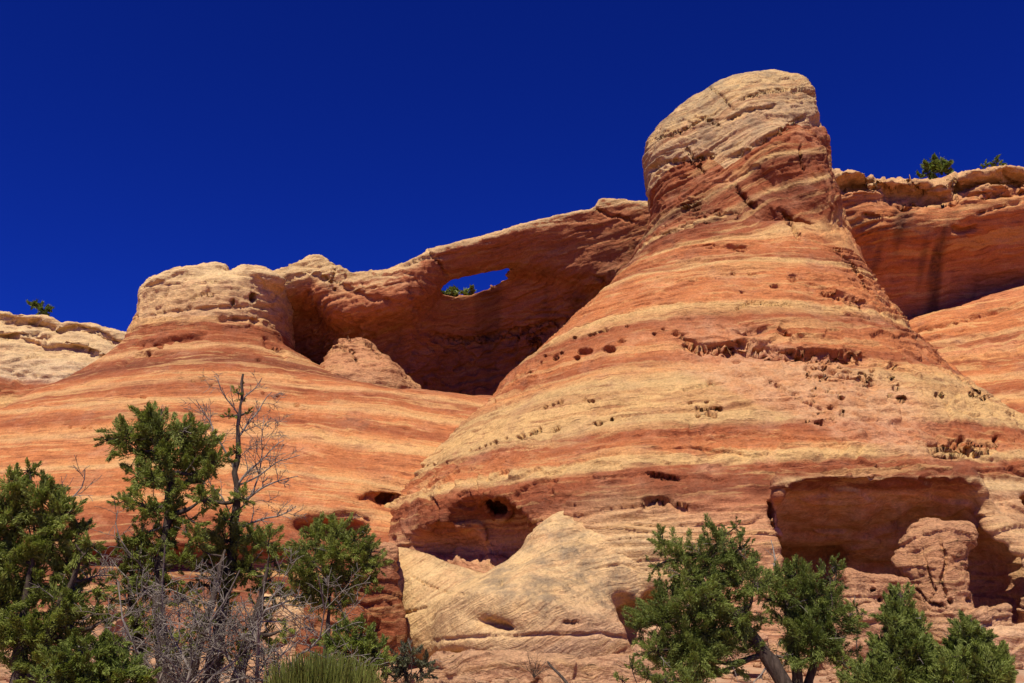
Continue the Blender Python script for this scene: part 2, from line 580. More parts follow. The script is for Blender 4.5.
def sil_table(pts, yf, cy):
    zs, xs, kk = [], [], []
    for px, py in pts:
        Y = cy
        for _ in range(6):
            p = P(px, py, Y)
            bf = max(cy - float(yf(p[2])), 0.3)
            Y = cy - bf * bf / cy
        p = P(px, py, Y)
        zs.append(p[2]); xs.append(p[0]); kk.append(math.sqrt(max(0.2, 1 - (bf / cy) ** 2)))
    o = np.argsort(zs)
    return np.array(zs)[o], np.array(xs)[o], np.array(kk)[o]

DL = [(748, 70), (722, 79), (699, 96), (678, 112), (658, 129), (646, 145), (644, 165), (646, 185), (651, 200), (649, 222), (640, 245), (612, 280),
      (585, 310), (553, 345), (520, 368), (505, 385), (490, 408), (465, 432), (435, 462), (408, 488), (388, 515), (385, 540), (384, 600), (384, 680)]
DR = [(783, 70), (803, 78), (815, 94), (817, 115), (821, 128), (828, 150), (829, 180), (834, 205), (841, 235), (850, 260), (866, 290), (880, 315), (900, 345), (925, 375),
      (962, 412), (1000, 440), (1040, 468), (1075, 500), (1090, 540), (1095, 680)]
dlz, dlx, dlk = sil_table(DL, dome_yf, DOME_CY)
drz, drx, drk = sil_table(DR, dome_yf, DOME_CY)
DOME_TOP = P(760, 69.5, 61.5)[2]

def dome_body(X, Y, Z):
    z = Z.ravel()
    xl, xr = np.interp(z, dlz, dlx), np.interp(z, drz, drx)
    k = np.interp(z, dlz, dlk)
    cx = (xl + xr) / 2
    a = np.maximum((xr - xl) / 2 / k, 0.3)
    bf = np.maximum(DOME_CY - dome_yf(z), 0.4)
    cx, a, bf = [q.astype(np.float32)[None, None, :] for q in (cx, a, bf)]
    dx = np.abs(X - cx) / a
    dy = Y - DOME_CY
    dy = np.abs(dy) / np.where(dy < 0, bf, a)
    n = 2.25
    r = (dx ** n + dy ** n) ** (1 / n)
    f = (r - 1) * np.minimum(a, bf) * 0.75
    f = smax(f, Z - DOME_TOP, 1.2)
    return f

CAVE_C = P(641, 616, 37.6)
def cave_cut(f, X, Y, Z):
    f = smax(f, -rbox(X, Y, Z, P(643, 622, 38.2), (1.0, 2.2, 0.75), 0.35, 0.1, 0.25), 0.15)
    f = smax(f, -ell(X, Y, Z, P(630, 604, 37.6), (0.75, 1.5, 0.5), roty=-0.5), 0.15)
    return smax(f, -ell(X, Y, Z, P(655, 600, 38.0), (0.5, 1.4, 0.45), roty=0.4), 0.15)
def dome_sdf(X, Y, Z):
    f = dome_body(X, Y, Z)
    # joint between the two halves of the neck
    f = smax(f, -rcone(X, Y, Z, P(719, 140, 56.6), P(726, 175, 56.6), 0.25, 0.55), 0.3)
    # the right half of the neck stands proud over a slanting undercut
    f = smin(f, ell(X, Y, Z, P(779, 170, 58.2), (3.1, 2.6, 3.2), roty=math.radians(-20)), 0.3)
    f = smin(f, ell(X, Y, Z, P(806, 206, 58.0), (2.0, 2.4, 2.8)), 0.6)
    f = smax(f, -rcone(X, Y, Z, P(731, 180, 55.7), P(768, 213, 55.1), 0.45, 0.85), 0.25)
    f = smax(f, -rcone(X, Y, Z, P(768, 213, 55.1), P(808, 230, 55.6), 0.85, 0.45), 0.25)
    f = smax(f, -rcone(X, Y, Z, P(822, 120, 60.5), P(806, 128, 56.5), 0.5, 0.2), 0.25)
    # hollow below the dark red band, behind the pale apron
    f = smax(f, -ell(X, Y, Z, P(500, 537, 43.0), (4.0, 2.8, 1.45), roty=math.radians(-28)), 0.25)
    f = smax(f, -ell(X, Y, Z, P(430, 545, 45.5), (2.6, 2.4, 0.9), roty=math.radians(-5)), 0.25)
    f = smax(f, -ell(X, Y, Z, P(495, 502, 45.2), (0.35, 1.3, 0.7), roty=0.6), 0.15)
    f = smax(f, -ell(X, Y, Z, P(482, 492, 45.3), (0.6, 0.9, 0.22), roty=0.2), 0.15)
    # rock shelter: a brow with a thick curled rib on its right, hollowed out underneath
    f = smin(f, rcone(X, Y, Z, P(790, 490, 37.8), P(960, 490, 38.1), 0.72, 0.75), 0.35)
    f = smin(f, rcone(X, Y, Z, P(958, 494, 38.6), P(1000, 545, 38.2), 0.75, 0.95), 0.4)
    f = smin(f, rcone(X, Y, Z, P(1000, 545, 38.2), P(1050, 600, 37.6), 0.95, 1.3), 0.4)
    for sx, sy, sr in ((808, 556, 1.1), (845, 535, 1.2), (885, 530, 1.2), (920, 528, 1.1), (955, 532, 0.9), (870, 545, 1.3)):
        f = smax(f, -ell(X, Y, Z, P(sx, sy, 39.6), (sr * 0.8, 1.9, sr * 0.75)), 0.25)
    tilt = np.maximum(Y - 37.6, 0) * 0.45
    f = smax(f, -rbox(X, Y, Z + tilt, P(868, 592, 40.0) + np.array([0, 0, 0.53]), (3.75, 4.0, 3.45), 0.9), 0.22)
    f = smax(f, -rbox(X, Y, Z, P(774, 570, 38.6), (0.13, 2.0, 2.6), 0.08, 0.12), 0.1)
    f = smax(f, -rbox(X, Y, Z, P(822, 596, 40.5), (2.0, 4.6, 2.3), 0.6), 0.3)
    f = smax(f, -ell(X, Y, Z, P(965, 585, 39.6), (2.5, 2.9, 1.9), roty=math.radians(32)), 0.3)
    f = smax(f, -ell(X, Y, Z, P(1024, 512, 41.6), (1.2, 1.8, 0.7)), 0.2)
    f = cave_cut(f, X, Y, Z)
    f = smax(f, -rcone(X, Y, Z, P(884, 352, 49.6), P(908, 404, 46.6), 0.3, 0.75), 0.25)
    return f

def dome_strata(V):
    x, z = V[:, 0], V[:, 2]
    up = sstep(23.0, 28.5, z)
    s = z - up * (0.44 * (x - 11.9) + 0.35 * np.sin(x * 0.9))
    lowdip = 0.05 * (x - 8)
    return (s - (1 - up) * lowdip * sstep(4, 9, z) * 0.6).astype(np.float32)

dome_strokes = []
def holes(pts, ry=None, d=0.35):
    for p in pts:
        dome_strokes.append(('hole', p[0], p[1], p[2], p[3] if len(p) > 3 else p[2] * 0.8, d))
holes([(545, 356, 1.8), (556, 358, 3.2, 2.4), (562, 354, 2), (577, 358, 3), (585, 351, 8, 3.6), (609, 349, 7, 3.6), (621, 341, 4, 2), (590, 335, 2), (594, 334, 2),
       (600, 332, 2.2), (605, 330, 3, 2.6), (575, 338, 2), (627, 326, 1.6), (654, 334, 1.8), (663, 329, 1.6), (676, 333, 4, 2.6), (682, 337, 2), (695, 345, 4, 2),
       (716, 347, 4.5, 3.5), (541, 363, 1.5), (530, 372, 1.5)], d=0.4)
holes([(545, 407, 2.4), (553, 405, 2), (557, 403, 2), (561, 402, 2.2, 3), (585, 400, 1.8), (589, 401, 2), (593, 401, 2), (598, 423, 4.2, 3), (612, 420, 1.4)], d=0.4)
holes([(479, 448, 1.4), (485, 446, 1.6), (490, 444, 1.6), (495, 442, 2.2, 3), (506, 438, 1.6), (518, 437, 2), (522, 436, 3, 3.2), (530, 434, 2), (535, 432, 2.2, 3), (540, 430, 2, 3),
       (554, 430, 2.4, 3), (558, 428, 2.2, 3), (470, 450, 1.4)], d=0.35)
holes([(697, 408, 2.2), (702, 410, 2.4), (705, 408, 2), (712, 408, 2.6), (716, 409, 2.4), (698, 415, 3), (708, 414, 3), (714, 415, 3.4), (690, 403, 1.4), (706, 402, 1.8), (720, 410, 2)], d=0.4)
holes([(733, 273, 2), (750, 274, 2.4), (755, 274, 2), (775, 286, 5, 2.6), (742, 292, 1.8), (793, 278, 5, 4), (710, 382, 3.4, 2)], d=0.4)
rs = random.Random(4)
holes([(rs.uniform(806, 845), rs.uniform(362, 425), rs.uniform(1.0, 2.6)) for _ in range(46)], d=0.3)
holes([(rs.uniform(858, 872), rs.uniform(362, 382), rs.uniform(1.5, 3.0)) for _ in range(12)], d=0.35)
holes([(893, 366, 5, 3.5), (891, 378, 3.5, 2.6), (896, 388, 4, 3), (902, 399, 5, 3.4), (890, 395, 3), (940, 395, 6, 3), (975, 394, 6, 3), (983, 399, 3, 2)], d=0.5)
holes([(932 + 6.2 * k + rs.uniform(-1, 1), 444 + 4 * math.sin(k) + rs.uniform(-2, 2), rs.uniform(2.6, 3.8), rs.uniform(2.8, 4)) for k in range(11)], d=0.5)
dome_strokes += [
    ('ledge', [(925, 440), (945, 446), (975, 446), (1002, 440)], 16, 0.6),
    ('ledge', [(672, 335), (700, 342), (716, 343), (735, 341), (765, 346), (800, 349), (850, 350), (874, 356)], 17, 0.8),
    ('ledge', [(728, 330), (770, 326), (805, 333)], 9, 0.35),
    ('ledge', [(815, 372), (850, 372), (880, 385)], 12, 0.3),
    ('ledge', [(640, 500), (662, 497), (690, 505)], 13, 0.9),
    ('ledge', [(640, 446), (690, 447), (760, 455)], 5, 0.18),
    ('ledge', [(405, 468), (440, 462), (480, 458)], 5, 0.2),
    ('ledge', [(640, 236), (665, 232), (700, 222), (740, 214)], 4, 0.2),
    ('ledge', [(645, 170), (665, 160), (690, 158), (718, 152)], 8, 0.5),
    ('ledge', [(726, 158), (745, 148), (775, 130), (810, 112)], 9, 0.55),
    ('ledge', [(690, 214), (715, 209), (745, 215)], 8, 0.3),
    ('ledge', [(700, 246), (725, 243), (750, 246)], 8, 0.35),
    ('ledge', [(805, 282), (830, 288), (870, 302)], 14, 0.35),
    ('ledge', [(790, 88), (805, 88), (818, 95)], 7, 0.45),
    ('ledge', [(725, 118), (750, 108), (780, 103)], 7, 0.4),
    ('ledge', [(680, 205), (690, 203), (702, 203)], 10, 0.5),
    ('crack', [(685, 148), (695, 162), (705, 173)], 1.6, 0.4),
    ('crack', [(735, 185), (748, 202), (755, 206)], 2.4, 0.5),
    ('crack', [(780, 210), (792, 225), (801, 240)], 1.8, 0.4),
    ('crack', [(800, 145), (802, 165), (806, 170)], 1.2, 0.3),
    ('crack', [(648, 473), (662, 477), (680, 480)], 1.4, 0.35),
    ('crack', [(760, 375), (790, 392), (812, 405), (835, 417)], 1.0, 0.15),
    ('crack', [(440, 525), (436, 505), (430, 498)], 1.4, 0.3),
    ('crack', [(735, 310), (750, 302), (790, 305)], 1.2, 0.25),
    ('crack', [(655, 140), (680, 132), (705, 118), (720, 125)], 1.2, 0.3),
    ('crack', [(835, 250), (850, 262), (868, 290)], 1.4, 0.3),
    ('crack', [(700, 80), (720, 95), (735, 110)], 1.2, 0.25),
    ('crack', [(740, 100), (760, 92), (790, 90)], 1.2, 0.25),
]

DOME_STOPS = [(0, (0.52, 0.29, 0.16)), (6.4, (0.54, 0.27, 0.13)), (7.0, (0.40, 0.15, 0.07)), (7.4, DRED), (8.6, RED), (8.9, YEL), (9.25, TAN), (9.4, ORANGE), (10.6, RED), (10.9, YEL), (12.0, TAN),
              (13.6, YEL), (14.3, ORLT), (14.8, RED), (15.6, ORANGE), (17.4, RED), (18.4, TAN), (18.7, ORANGE), (21.6, ORANGE), (22.0, TAN), (22.3, RED),
              (23.8, ORANGE), (24.2, TAN), (24.6, RED), (26.2, DRED), (26.5, YEL), (26.9, RED), (28.2, DRED), (28.6, YEL), (28.9, RED)]
mat_dome = rock_material('banded_sandstone', DOME_STOPS, stripe=0.4, wob=0.4)
mat_cap = rock_material('pale_cap_sandstone', [(20, CAPC), (33, (0.52, 0.33, 0.17)), (36, CAPC), (40, (0.55, 0.40, 0.23))], stripe=0.5, wob=0.8)
mat_apron = rock_material('pale_apron_sandstone', [(-2, (0.50, 0.30, 0.18)), (2.0, (0.55, 0.32, 0.18)), (3.2, (0.64, 0.41, 0.20)), (7.5, (0.66, 0.43, 0.195)), (9, (0.6, 0.36, 0.155))], stripe=0.3, wob=0.9)

CAPB = np.array([P(px, py, 57.0) for px, py in [(600, 195), (643, 170), (684, 151), (712, 153), (724, 166), (740, 158), (765, 142), (812, 113), (860, 85)]])
def cap_height(V):
    return V[:, 2] - np.interp(V[:, 0], CAPB[:, 0], CAPB[:, 2]) + 0.3 * fbm(V * 0.8, 3, off=41.0)

def dome_rough(V, s):
    px, py, dep = proj(V)
    front = V[:, 1] < 60
    neck = sstep(24.5, 26.5, V[:, 2]) * (0.30 - 0.06 * sstep(0, 0.5, cap_height(V)))
    spall = np.exp(-(((px - 800) / 105) ** 2 + ((py - 365 - (px - 800) * 0.18) / 42) ** 2) ** 2) * 0.5
    right = sstep(790, 860, px) * sstep(250, 290, py) * (1 - sstep(470, 500, py)) * 0.4
    low = sstep(745, 790, px) * sstep(445, 455, py) * (1 - sstep(468, 476, py)) * 0.35
    red = sstep(385, 400, px) * (1 - sstep(560, 600, px)) * sstep(455, 475, py) * (1 - sstep(560, 580, py)) * 0.45
    pat = sstep(0.15, 0.5, fbm(V * 0.2, 2, off=77.0)) * 0.35
    return (np.maximum.reduce([neck, spall, right, low, red, pat]) * front).astype(np.float32)

def build_dome(levels):
    lo, hi = (-12.0, 33.0, -1.0), (27.5, 67.5, 43.0)
    V, Q, N, s = rock_surface(dome_sdf, lo, hi, 0.14, levels, 0.45, 0.17, 0.06, dome_strata, dome_strokes, rough_fn=dome_rough)
    ch = cap_height(V)
    px, py, dep = proj(V)
    M = np.zeros((len(V), 3), np.float32)
    # lichen-grey weathering on the cap, black streaks under the neck and on the shelter roof
    M[:, 2] = sstep(0.2, 1.4, ch) * sstep(27, 29, V[:, 2]) * 0.9 + 0.2 * sstep(0.4, 0.8, N[:, 2])
    streak = fbm(np.stack([px * 0.09, py * 0.008, dep * 0], 1).astype(np.float32), 4, 0.65, off=5.0)
    brow = sstep(485, 500, py) * (1 - sstep(545, 570, py)) * sstep(765, 790, px) * (1 - sstep(985, 1000, px)) * (N[:, 2] < 0.1)
    M[:, 1] = 0.14 * sstep(-0.1, 0.4, streak) * brow
    M[:, 1] += 0.10 * sstep(0.0, 0.4, streak) * sstep(435, 450, py) * (1 - sstep(500, 540, py)) * sstep(440, 520, px)
    neckv = sstep(0.0, 0.4, fbm(V * np.array([0.5, 0.5, 0.25], np.float32), 4, 0.6, off=15.0)) * sstep(26, 28, V[:, 2]) * (1 - sstep(-0.2, 0.3, ch))
    M[:, 1] += 0.35 * neckv
    hood = sstep(474, 480, py) * (1 - sstep(488, 496, py)) * sstep(770, 790, px) * sstep(-0.35, -0.05, N[:, 2])
    rib = sstep(975, 990, px + 0.55 * (py - 520) * -1) * sstep(485, 495, py) * (1 - sstep(600, 615, py)) * (V[:, 1] < 40.5)
    flare = np.exp(-(((px - 632) / 78) ** 2 + ((py - 562) / 60) ** 2) ** 2) * (V[:, 1] < 46)
    M[:, 0] = np.maximum.reduce([0.75 * hood, 0.45 * rib, 0.85 * flare])
    M[:, 2] = np.maximum(M[:, 2], 0.5 * flare)
    lin = (py - 352) - (px - 640) * 0.36
    fr = sstep(640, 740, px) * (1 - sstep(900, 960, px)) * sstep(-75, -45, lin) * (1 - sstep(0, 14, lin + 10 * fbm(V * 0.6, 3))) * sstep(300, 330, py)
    fr = np.maximum(fr, 0.5 * sstep(620, 660, px) * sstep(455, 470, py) * (1 - sstep(760, 790, px)) * sstep(0.0, 0.3, fbm(V * 0.5, 3, off=55.0)))
    inside = sstep(768, 778, px) * (1 - sstep(1010, 1040, px)) * sstep(488, 496, py) * (V[:, 1] > 38.0) * (V[:, 1] < 46) * sstep(3.2, 4.4, V[:, 2])
    fr = np.maximum(fr, 1.3 * inside)  # orange bounce light on the shelter roof, painted into the colour
    A = {'strata': s, 'marks': M, 'fresh_bounce': fr.astype(np.float32)}
    root = empty('sandstone_dome', (P(700, 640, 45)[0], 50, 1.5))
    tag(root, 'towering banded orange sandstone dome with a tan knob on top, biggest rock in view', 'rock dome')
    qs = s[Q].mean(1); qz = V[Q[:, 0], 2]
    cap = (ch[Q].mean(1) > 0) & (qz > 26)
    bpy.context.view_layer.update()
    for nm, mk, mt in (('dome_body', ~cap, mat_dome), ('cap_rock', cap, mat_cap)):
        v, q, a = subset(V - np.array(root.location, np.float32), Q, A, mk)
        o = link(nm, make_mesh(nm, v, q, a), mt, root)
        if nm == 'cap_rock': o['label'] = 'tan weathered knob of the dome'
    # pale apron buttress
    def apron_sdf(X, Y, Z):
        f = rcone(X, Y, Z, P(572, 512, 41.1), P(560, 562, 40.5), 0.45, 1.40)
        f = smin(f, rcone(X, Y, Z, P(560, 560, 40.8), P(545, 632, 40.2), 1.3, 4.3), 1.1)
        f = smin(f, rcone(X, Y, Z, P(404, 590, 43.0), P(505, 632, 41.0), 1.65, 1.8, 0.8), 0.4)
        f = smin(f, rcone(X, Y, Z, P(420, 630, 41.4), P(500, 640, 40.2), 1.2, 1.6), 0.7)
        f = smin(f, rcone(X, Y, Z, P(602, 524, 41.9), P(660, 570, 41.2), 0.8, 2.0), 1.0)
        f = smin(f, rcone(X, Y, Z, P(612, 590, 40.9), P(690, 610, 41.2), 2.4, 2.3), 1.2)
        f = smax(f, -ell(X, Y, Z, P(455, 672, 37.6), (2.0, 3.0, 0.75)), 0.3)
        f = cave_cut(f, X, Y, Z)
        f = smax(f, -ell(X, Y, Z, P(488, 622, 36.5), (1.1, 0.5, 0.22), roty=-0.25), 0.3)
        f = smax(f, -ell(X, Y, Z, P(396, 600, 39.0), (0.35, 2.0, 2.2)), 0.2)
        return f
    def ap_strata(V):
        return (V[:, 2] - 0.42 * (V[:, 0] - 2) + 0.03 * (V[:, 0] - 2) ** 2).astype(np.float32)
    V, Q, N, s = rock_surface(apron_sdf, (-7.5, 33.0, 0.0), (12.0, 46.0, 9.0), 0.12, levels, 0.18, 0.07, 0.05, ap_strata,
        [('crack', [(503, 585), (504, 578)], 1.2, 0.2), ('crack', [(565, 622), (580, 624)], 1.2, 0.2), ('crack', [(410, 575), (440, 590), (470, 596)], 1.0, 0.12), ('ledge', [(520, 598), (545, 590), (575, 592)], 5, 0.12), ('ledge', [(590, 568), (620, 562), (650, 570)], 4, 0.12),
         ('ledge', [(395, 612), (410, 610), (430, 606)], 4, 0.2), ('ledge', [(420, 640), (500, 634), (600, 632), (650, 640)], 5, 0.15)])
    M = np.zeros((len(V), 3), np.float32)
    M[:, 2] = 1.15 * sstep(2.2, 3.2, V[:, 2]) * (1 - sstep(6.0, 7.2, V[:, 2])) * sstep(-3.0, 0.0, V[:, 0]) + 0.2
    M[:, 0] = 0.25
    o = link('pale_apron', make_mesh('pale_apron', V - np.array(root.location, np.float32), Q, {'strata': s, 'marks': M}), mat_apron, root)
    o['label'] = 'cream coloured cross-bedded buttress'
# ------------------------------------------------------------------ smaller banded dome on the left
LD_CY = 70.0
_lf = [(263, 68.0), (270, 66.0), (285, 65.2), (305, 65.0), (330, 64.6), (345, 63.6), (360, 62.0), (400, 58.2), (450, 54.0), (500, 50.3), (550, 47.8), (600, 46.2), (700, 45)]
_lz = np.array([P(215, py, Y)[2] for py, Y in _lf]); _ly = np.array([Y for py, Y in _lf])
def ld_yf(z): return np.interp(z, _lz[::-1], _ly[::-1])
LL = [(190, 264), (165, 272), (148, 282), (141, 290), (140, 316), (128, 345), (110, 365), (60, 400), (0, 428), (-60, 450), (-160, 480), (-220, 520), (-230, 700)]
LR = [(215, 264), (250, 270), (280, 276), (285, 290), (284, 330), (289, 352), (325, 374), (360, 386), (400, 397), (455, 406), (500, 412), (560, 418), (680, 428), (760, 446), (780, 500), (780, 700)]
llz, llx, llk = sil_table(LL, ld_yf, LD_CY)
lrz, lrx, lrk = sil_table(LR, ld_yf, LD_CY)
LD_TOP = P(200, 264, 67.5)[2]

def ld_sdf(X, Y, Z):
    z = Z.ravel()
    xl, xr = np.interp(z, llz, llx), np.interp(z, lrz, lrx)
    cx0 = P(214, 400, 66)[0]
    bf = np.maximum(LD_CY - ld_yf(z), 0.5)
    al, ar = np.maximum(cx0 - xl, 0.4), np.maximum(xr - cx0, 0.4)
    al, ar, bf = [q.astype(np.float32)[None, None, :] for q in (al, ar, bf)]
    dx = X - cx0
    dx = np.abs(dx) / np.where(dx < 0, al, ar)
    dy = Y - LD_CY
    dy = np.abs(dy) / np.where(dy < 0, bf, np.minimum(al, 8.0))
    n = 2.4
    f = ((dx ** n + dy ** n) ** (1 / n) - 1) * np.minimum(np.minimum(al, ar), bf) * 0.75
    f = smax(f, Z - LD_TOP, 1.0)
    # saddle between the two knobs of the cap
    f = smax(f, -rcone(X, Y, Z, P(229, 268, 60), P(231, 260, 76), 0.75, 1.0), 0.4)
    f = smin(f, ell(X, Y, Z, P(188, 281, 67.5), (3.0, 1.9, 0.8), roty=0.30), 0.3)
    f = smin(f, ell(X, Y, Z, P(256, 281, 67.5), (2.0, 1.7, 0.6), roty=-0.08), 0.3)
    # hollows at the foot of the slope
    f = smax(f, -ell(X, Y, Z, P(330, 526, 49.5), (2.0, 2.2, 0.7)), 0.2)
    f = smax(f, -ell(X, Y, Z, P(385, 500, 51.5), (1.0, 1.2, 0.5)), 0.15)
    f = smax(f, -ell(X, Y, Z, P(190, 560, 47.5), (6.0, 2.0, 0.8)), 0.3)
    return f

def ld_strata(V):
    x, z = V[:, 0], V[:, 2]
    d = x + 17.5
    return (z + np.where(d > 0, 0.10 * d + 0.0015 * d * d, -0.05 * d + 0.0008 * d * d) * (1 - sstep(20, 22.5, z))).astype(np.float32)

TAN2 = (0.58, 0.315, 0.130)
LD_STOPS = [(2, (0.40, 0.16, 0.08)), (5.2, DRED), (8.0, RED), (8.7, ORANGE), (8.9, ORLT), (9.1, TAN2), (9.3, ORANGE), (10.8, ORANGE), (11.05, TAN2), (11.3, ORLT), (11.8, ORANGE),
            (13.1, ORANGE), (13.4, TAN2), (13.9, ORLT), (14.3, ORANGE), (14.6, RED), (15.6, ORANGE), (16.0, TAN2), (16.3, ORANGE), (17.3, RED), (17.7, TAN2), (18.1, ORANGE), (18.9, RED), (19.5, DRED),
            (20.6, RED), (21.1, TAN2), (21.4, RED), (23.0, RED), (23.25, TAN2)]
mat_ld = rock_material('striped_sandstone', LD_STOPS, stripe=0.45, wob=0.35, stripe_freq=1.2)
mat_pale = rock_material('pale_slickrock', [(0, (0.60, 0.40, 0.22)), (24.5, (0.60, 0.36, 0.17)), (27, (0.66, 0.45, 0.22)), (40, (0.62, 0.43, 0.22))], stripe=0.15, wob=0.7)

def build_left_dome(levels):
    lo, hi = (-42.0, 43.0, -1.0), (16.0, 79.0, 31.0)
    st = [('hole', 193, 381, 2, 1.4, .4), ('hole', 203, 379, 1.8, 1.4, .4), ('hole', 211, 385, 1.6, 1.4, .35), ('hole', 143, 397, 3, 1.2, .3), ('hole', 70, 427, 1.5, 1.2, .3), ('hole', 84, 428, 1.5, 1.2, .3),
          ('hole', 90, 428, 1.5, 1.2, .3), ('hole', 263, 393, 2, 1.6, .35), ('hole', 278, 396, 2, 1.5, .35), ('hole', 297, 405, 3, 2, .4), ('hole', 253, 298, 3.5, 5, .8), ('hole', 233, 302, 2, 3, .4),
          ('hole', 259, 360, 2.5, 2, .4), ('hole', 160, 346, 3, 3, .5), ('hole', 148, 352, 2, 2, .4), ('hole', 385, 500, 9, 4, .8),
          ('ledge', [(130, 345), (150, 340), (175, 336), (210, 332)], 9, 0.5), ('ledge', [(115, 366), (140, 352), (180, 352)], 7, 0.35), ('ledge', [(215, 318), (240, 316), (262, 318)], 8, 0.5),
          ('ledge', [(142, 315), (180, 308), (230, 305), (282, 306)], 5, 0.3), ('ledge', [(140, 287), (165, 279), (190, 270)], 4, 0.25),
          ('crack', [(190, 300), (205, 293), (215, 296)], 1.3, 0.3), ('crack', [(205, 282), (218, 280)], 1.2, 0.3), ('crack', [(170, 290), (160, 300)], 1.2, 0.2),
          ('ledge', [(262, 335), (276, 345), (288, 352)], 12, 0.4), ('ledge', [(330, 515), (350, 512), (372, 520)], 5, 0.4), ('ledge', [(355, 495), (380, 493), (410, 496)], 7, 0.5)]
    V, Q, N, s = rock_surface(ld_sdf, lo, hi, 0.22, levels, 0.40, 0.13, 0.04, ld_strata, st, rough_fn=lambda V, s: (0.32 * sstep(22.5, 24, V[:, 2])).astype(np.float32))
    M = np.zeros((len(V), 3), np.float32)
    M[:, 2] = 0.12
    A = {'strata': s, 'marks': M}
    root = empty('banded_dome', (-18, 60, 1.5))
    tag(root, 'low striped orange rock dome with a pale square-shouldered cap, joined to the arch', 'rock dome')
    cap = ((V[:, 2] - 0.38 * np.maximum(V[:, 1] - 65.2, 0) + 0.25 * fbm(V * 0.8, 3))[Q].mean(1) > 23.35)
    for nm, mk, mt in (('striped_slope', ~cap, mat_ld), ('cap_rock', cap, mat_pale)):
        v, q, a = subset(V - np.array(root.location, np.float32), Q, A, mk)
        o = link(nm, make_mesh(nm, v, q, a), mt, root)
        if nm == 'cap_rock': o['label'] = 'pale cream cap of the low dome'

# ------------------------------------------------------------------ natural arch and the alcove behind it
ATOP = [(230, 276), (262, 273), (285, 267), (303, 257), (318, 254), (333, 262), (352, 271), (385, 269), (418, 257), (427, 249), (480, 237), (530, 222), (560, 212), (592, 206), (600, 197),
        (612, 196), (643, 200), (690, 206), (760, 210)]
AY = 70.0
_at = np.array([P(px, py, AY) for px, py in ATOP])
RIM = [(230, 290), (420, 296), (436, 296), (450, 294), (470, 292), (485, 286.5), (500, 280.5), (512, 275.5), (524, 269), (534, 255), (545, 238), (600, 215), (760, 220)]
RY = 74.5
UND = [(270, 298, 70.4), (310, 300, 70.4), (330, 317, 70.4), (356, 322, 70.4), (408, 311, 71), (430, 298, 72.2), (440, 288, 72.6), (450, 280, 72.6), (470, 275, 72.6), (500, 270, 72.6), (518, 268.5, 72.6), (545, 271, 72.4), (600, 282, 72.4), (640, 292, 72.4), (760, 330, 72.4)]
_un = np.array([P(*q) for q in UND])
_rt = np.array([P(px, py, RY) for px, py in RIM])
XW0, XW1 = P(420, 290, 72)[0], P(532, 272, 72)[0]
XSP = P(425, 270, 70)[0]

def arch_sdf(X, Y, Z):
    x = X.ravel()
    zt = np.interp(x, _at[:, 0], _at[:, 2]).astype(np.float32)[:, None, None]
    zr = np.interp(x, _rt[:, 0], _rt[:, 2]).astype(np.float32)[:, None, None]
    w = sstep(-2.0, 2.5, x - XSP).astype(np.float32)[:, None, None]
    win = (sstep(-0.8, 1.2, x - XW0) * (1 - sstep(-1.0, 1.0, x - XW1))).astype(np.float32)[:, None, None]
    t = zt - Z
    tu = np.clip(np.interp(x, _at[:, 0], _at[:, 2]) - np.interp(x, _un[:, 0], _un[:, 2]), 1.4, 9.0).astype(np.float32)[:, None, None]
    tn = t / tu
    gl = np.interp(tn, [-1, 0, 0.4, 0.8, 0.96, 1.08, 3], [0.8, 0.0, -0.5, -0.2, 0.6, 3.6, 4.0])
    gr = np.interp(tn, [-1, 0, 0.12, 0.3, 0.7, 0.93, 1.08, 3], [0.5, 0.0, 0.2, 0.5, 1.5, 2.2, 4.2, 4.6])
    g = gl * (1 - w) + gr * w + np.interp(t - tu, [0, 2, 6, 10], [0, 2.0, 4.8, 5.6])
    yf = AY + g
    ztop = zt - 0.35 * np.maximum(Y - AY - 1.5, 0)
    f = smax((yf - Y) * 0.6, Z - ztop, 0.5) - 0.08
    # the open shaft behind the span
    sh = np.maximum(np.maximum(AY + 3.0 - Y, zr - Z), np.maximum(XW0 - 0.3 - X, X - XW1 - 0.2))
    f = smax(f, -sh, 0.35)
    return f

def arch_strata(V): return (V[:, 2] - 0.25 * V[:, 0]).astype(np.float32)

mat_arch = rock_material('alcove_sandstone', [(-10, (0.40, 0.14, 0.06)), (12, (0.40, 0.14, 0.06)), (16, (0.46, 0.175, 0.075)), (20, (0.38, 0.13, 0.055)), (24, (0.45, 0.17, 0.075)), (30, (0.42, 0.15, 0.065)), (50, (0.4, 0.14, 0.06))], stripe=0.2, wob=1.0)

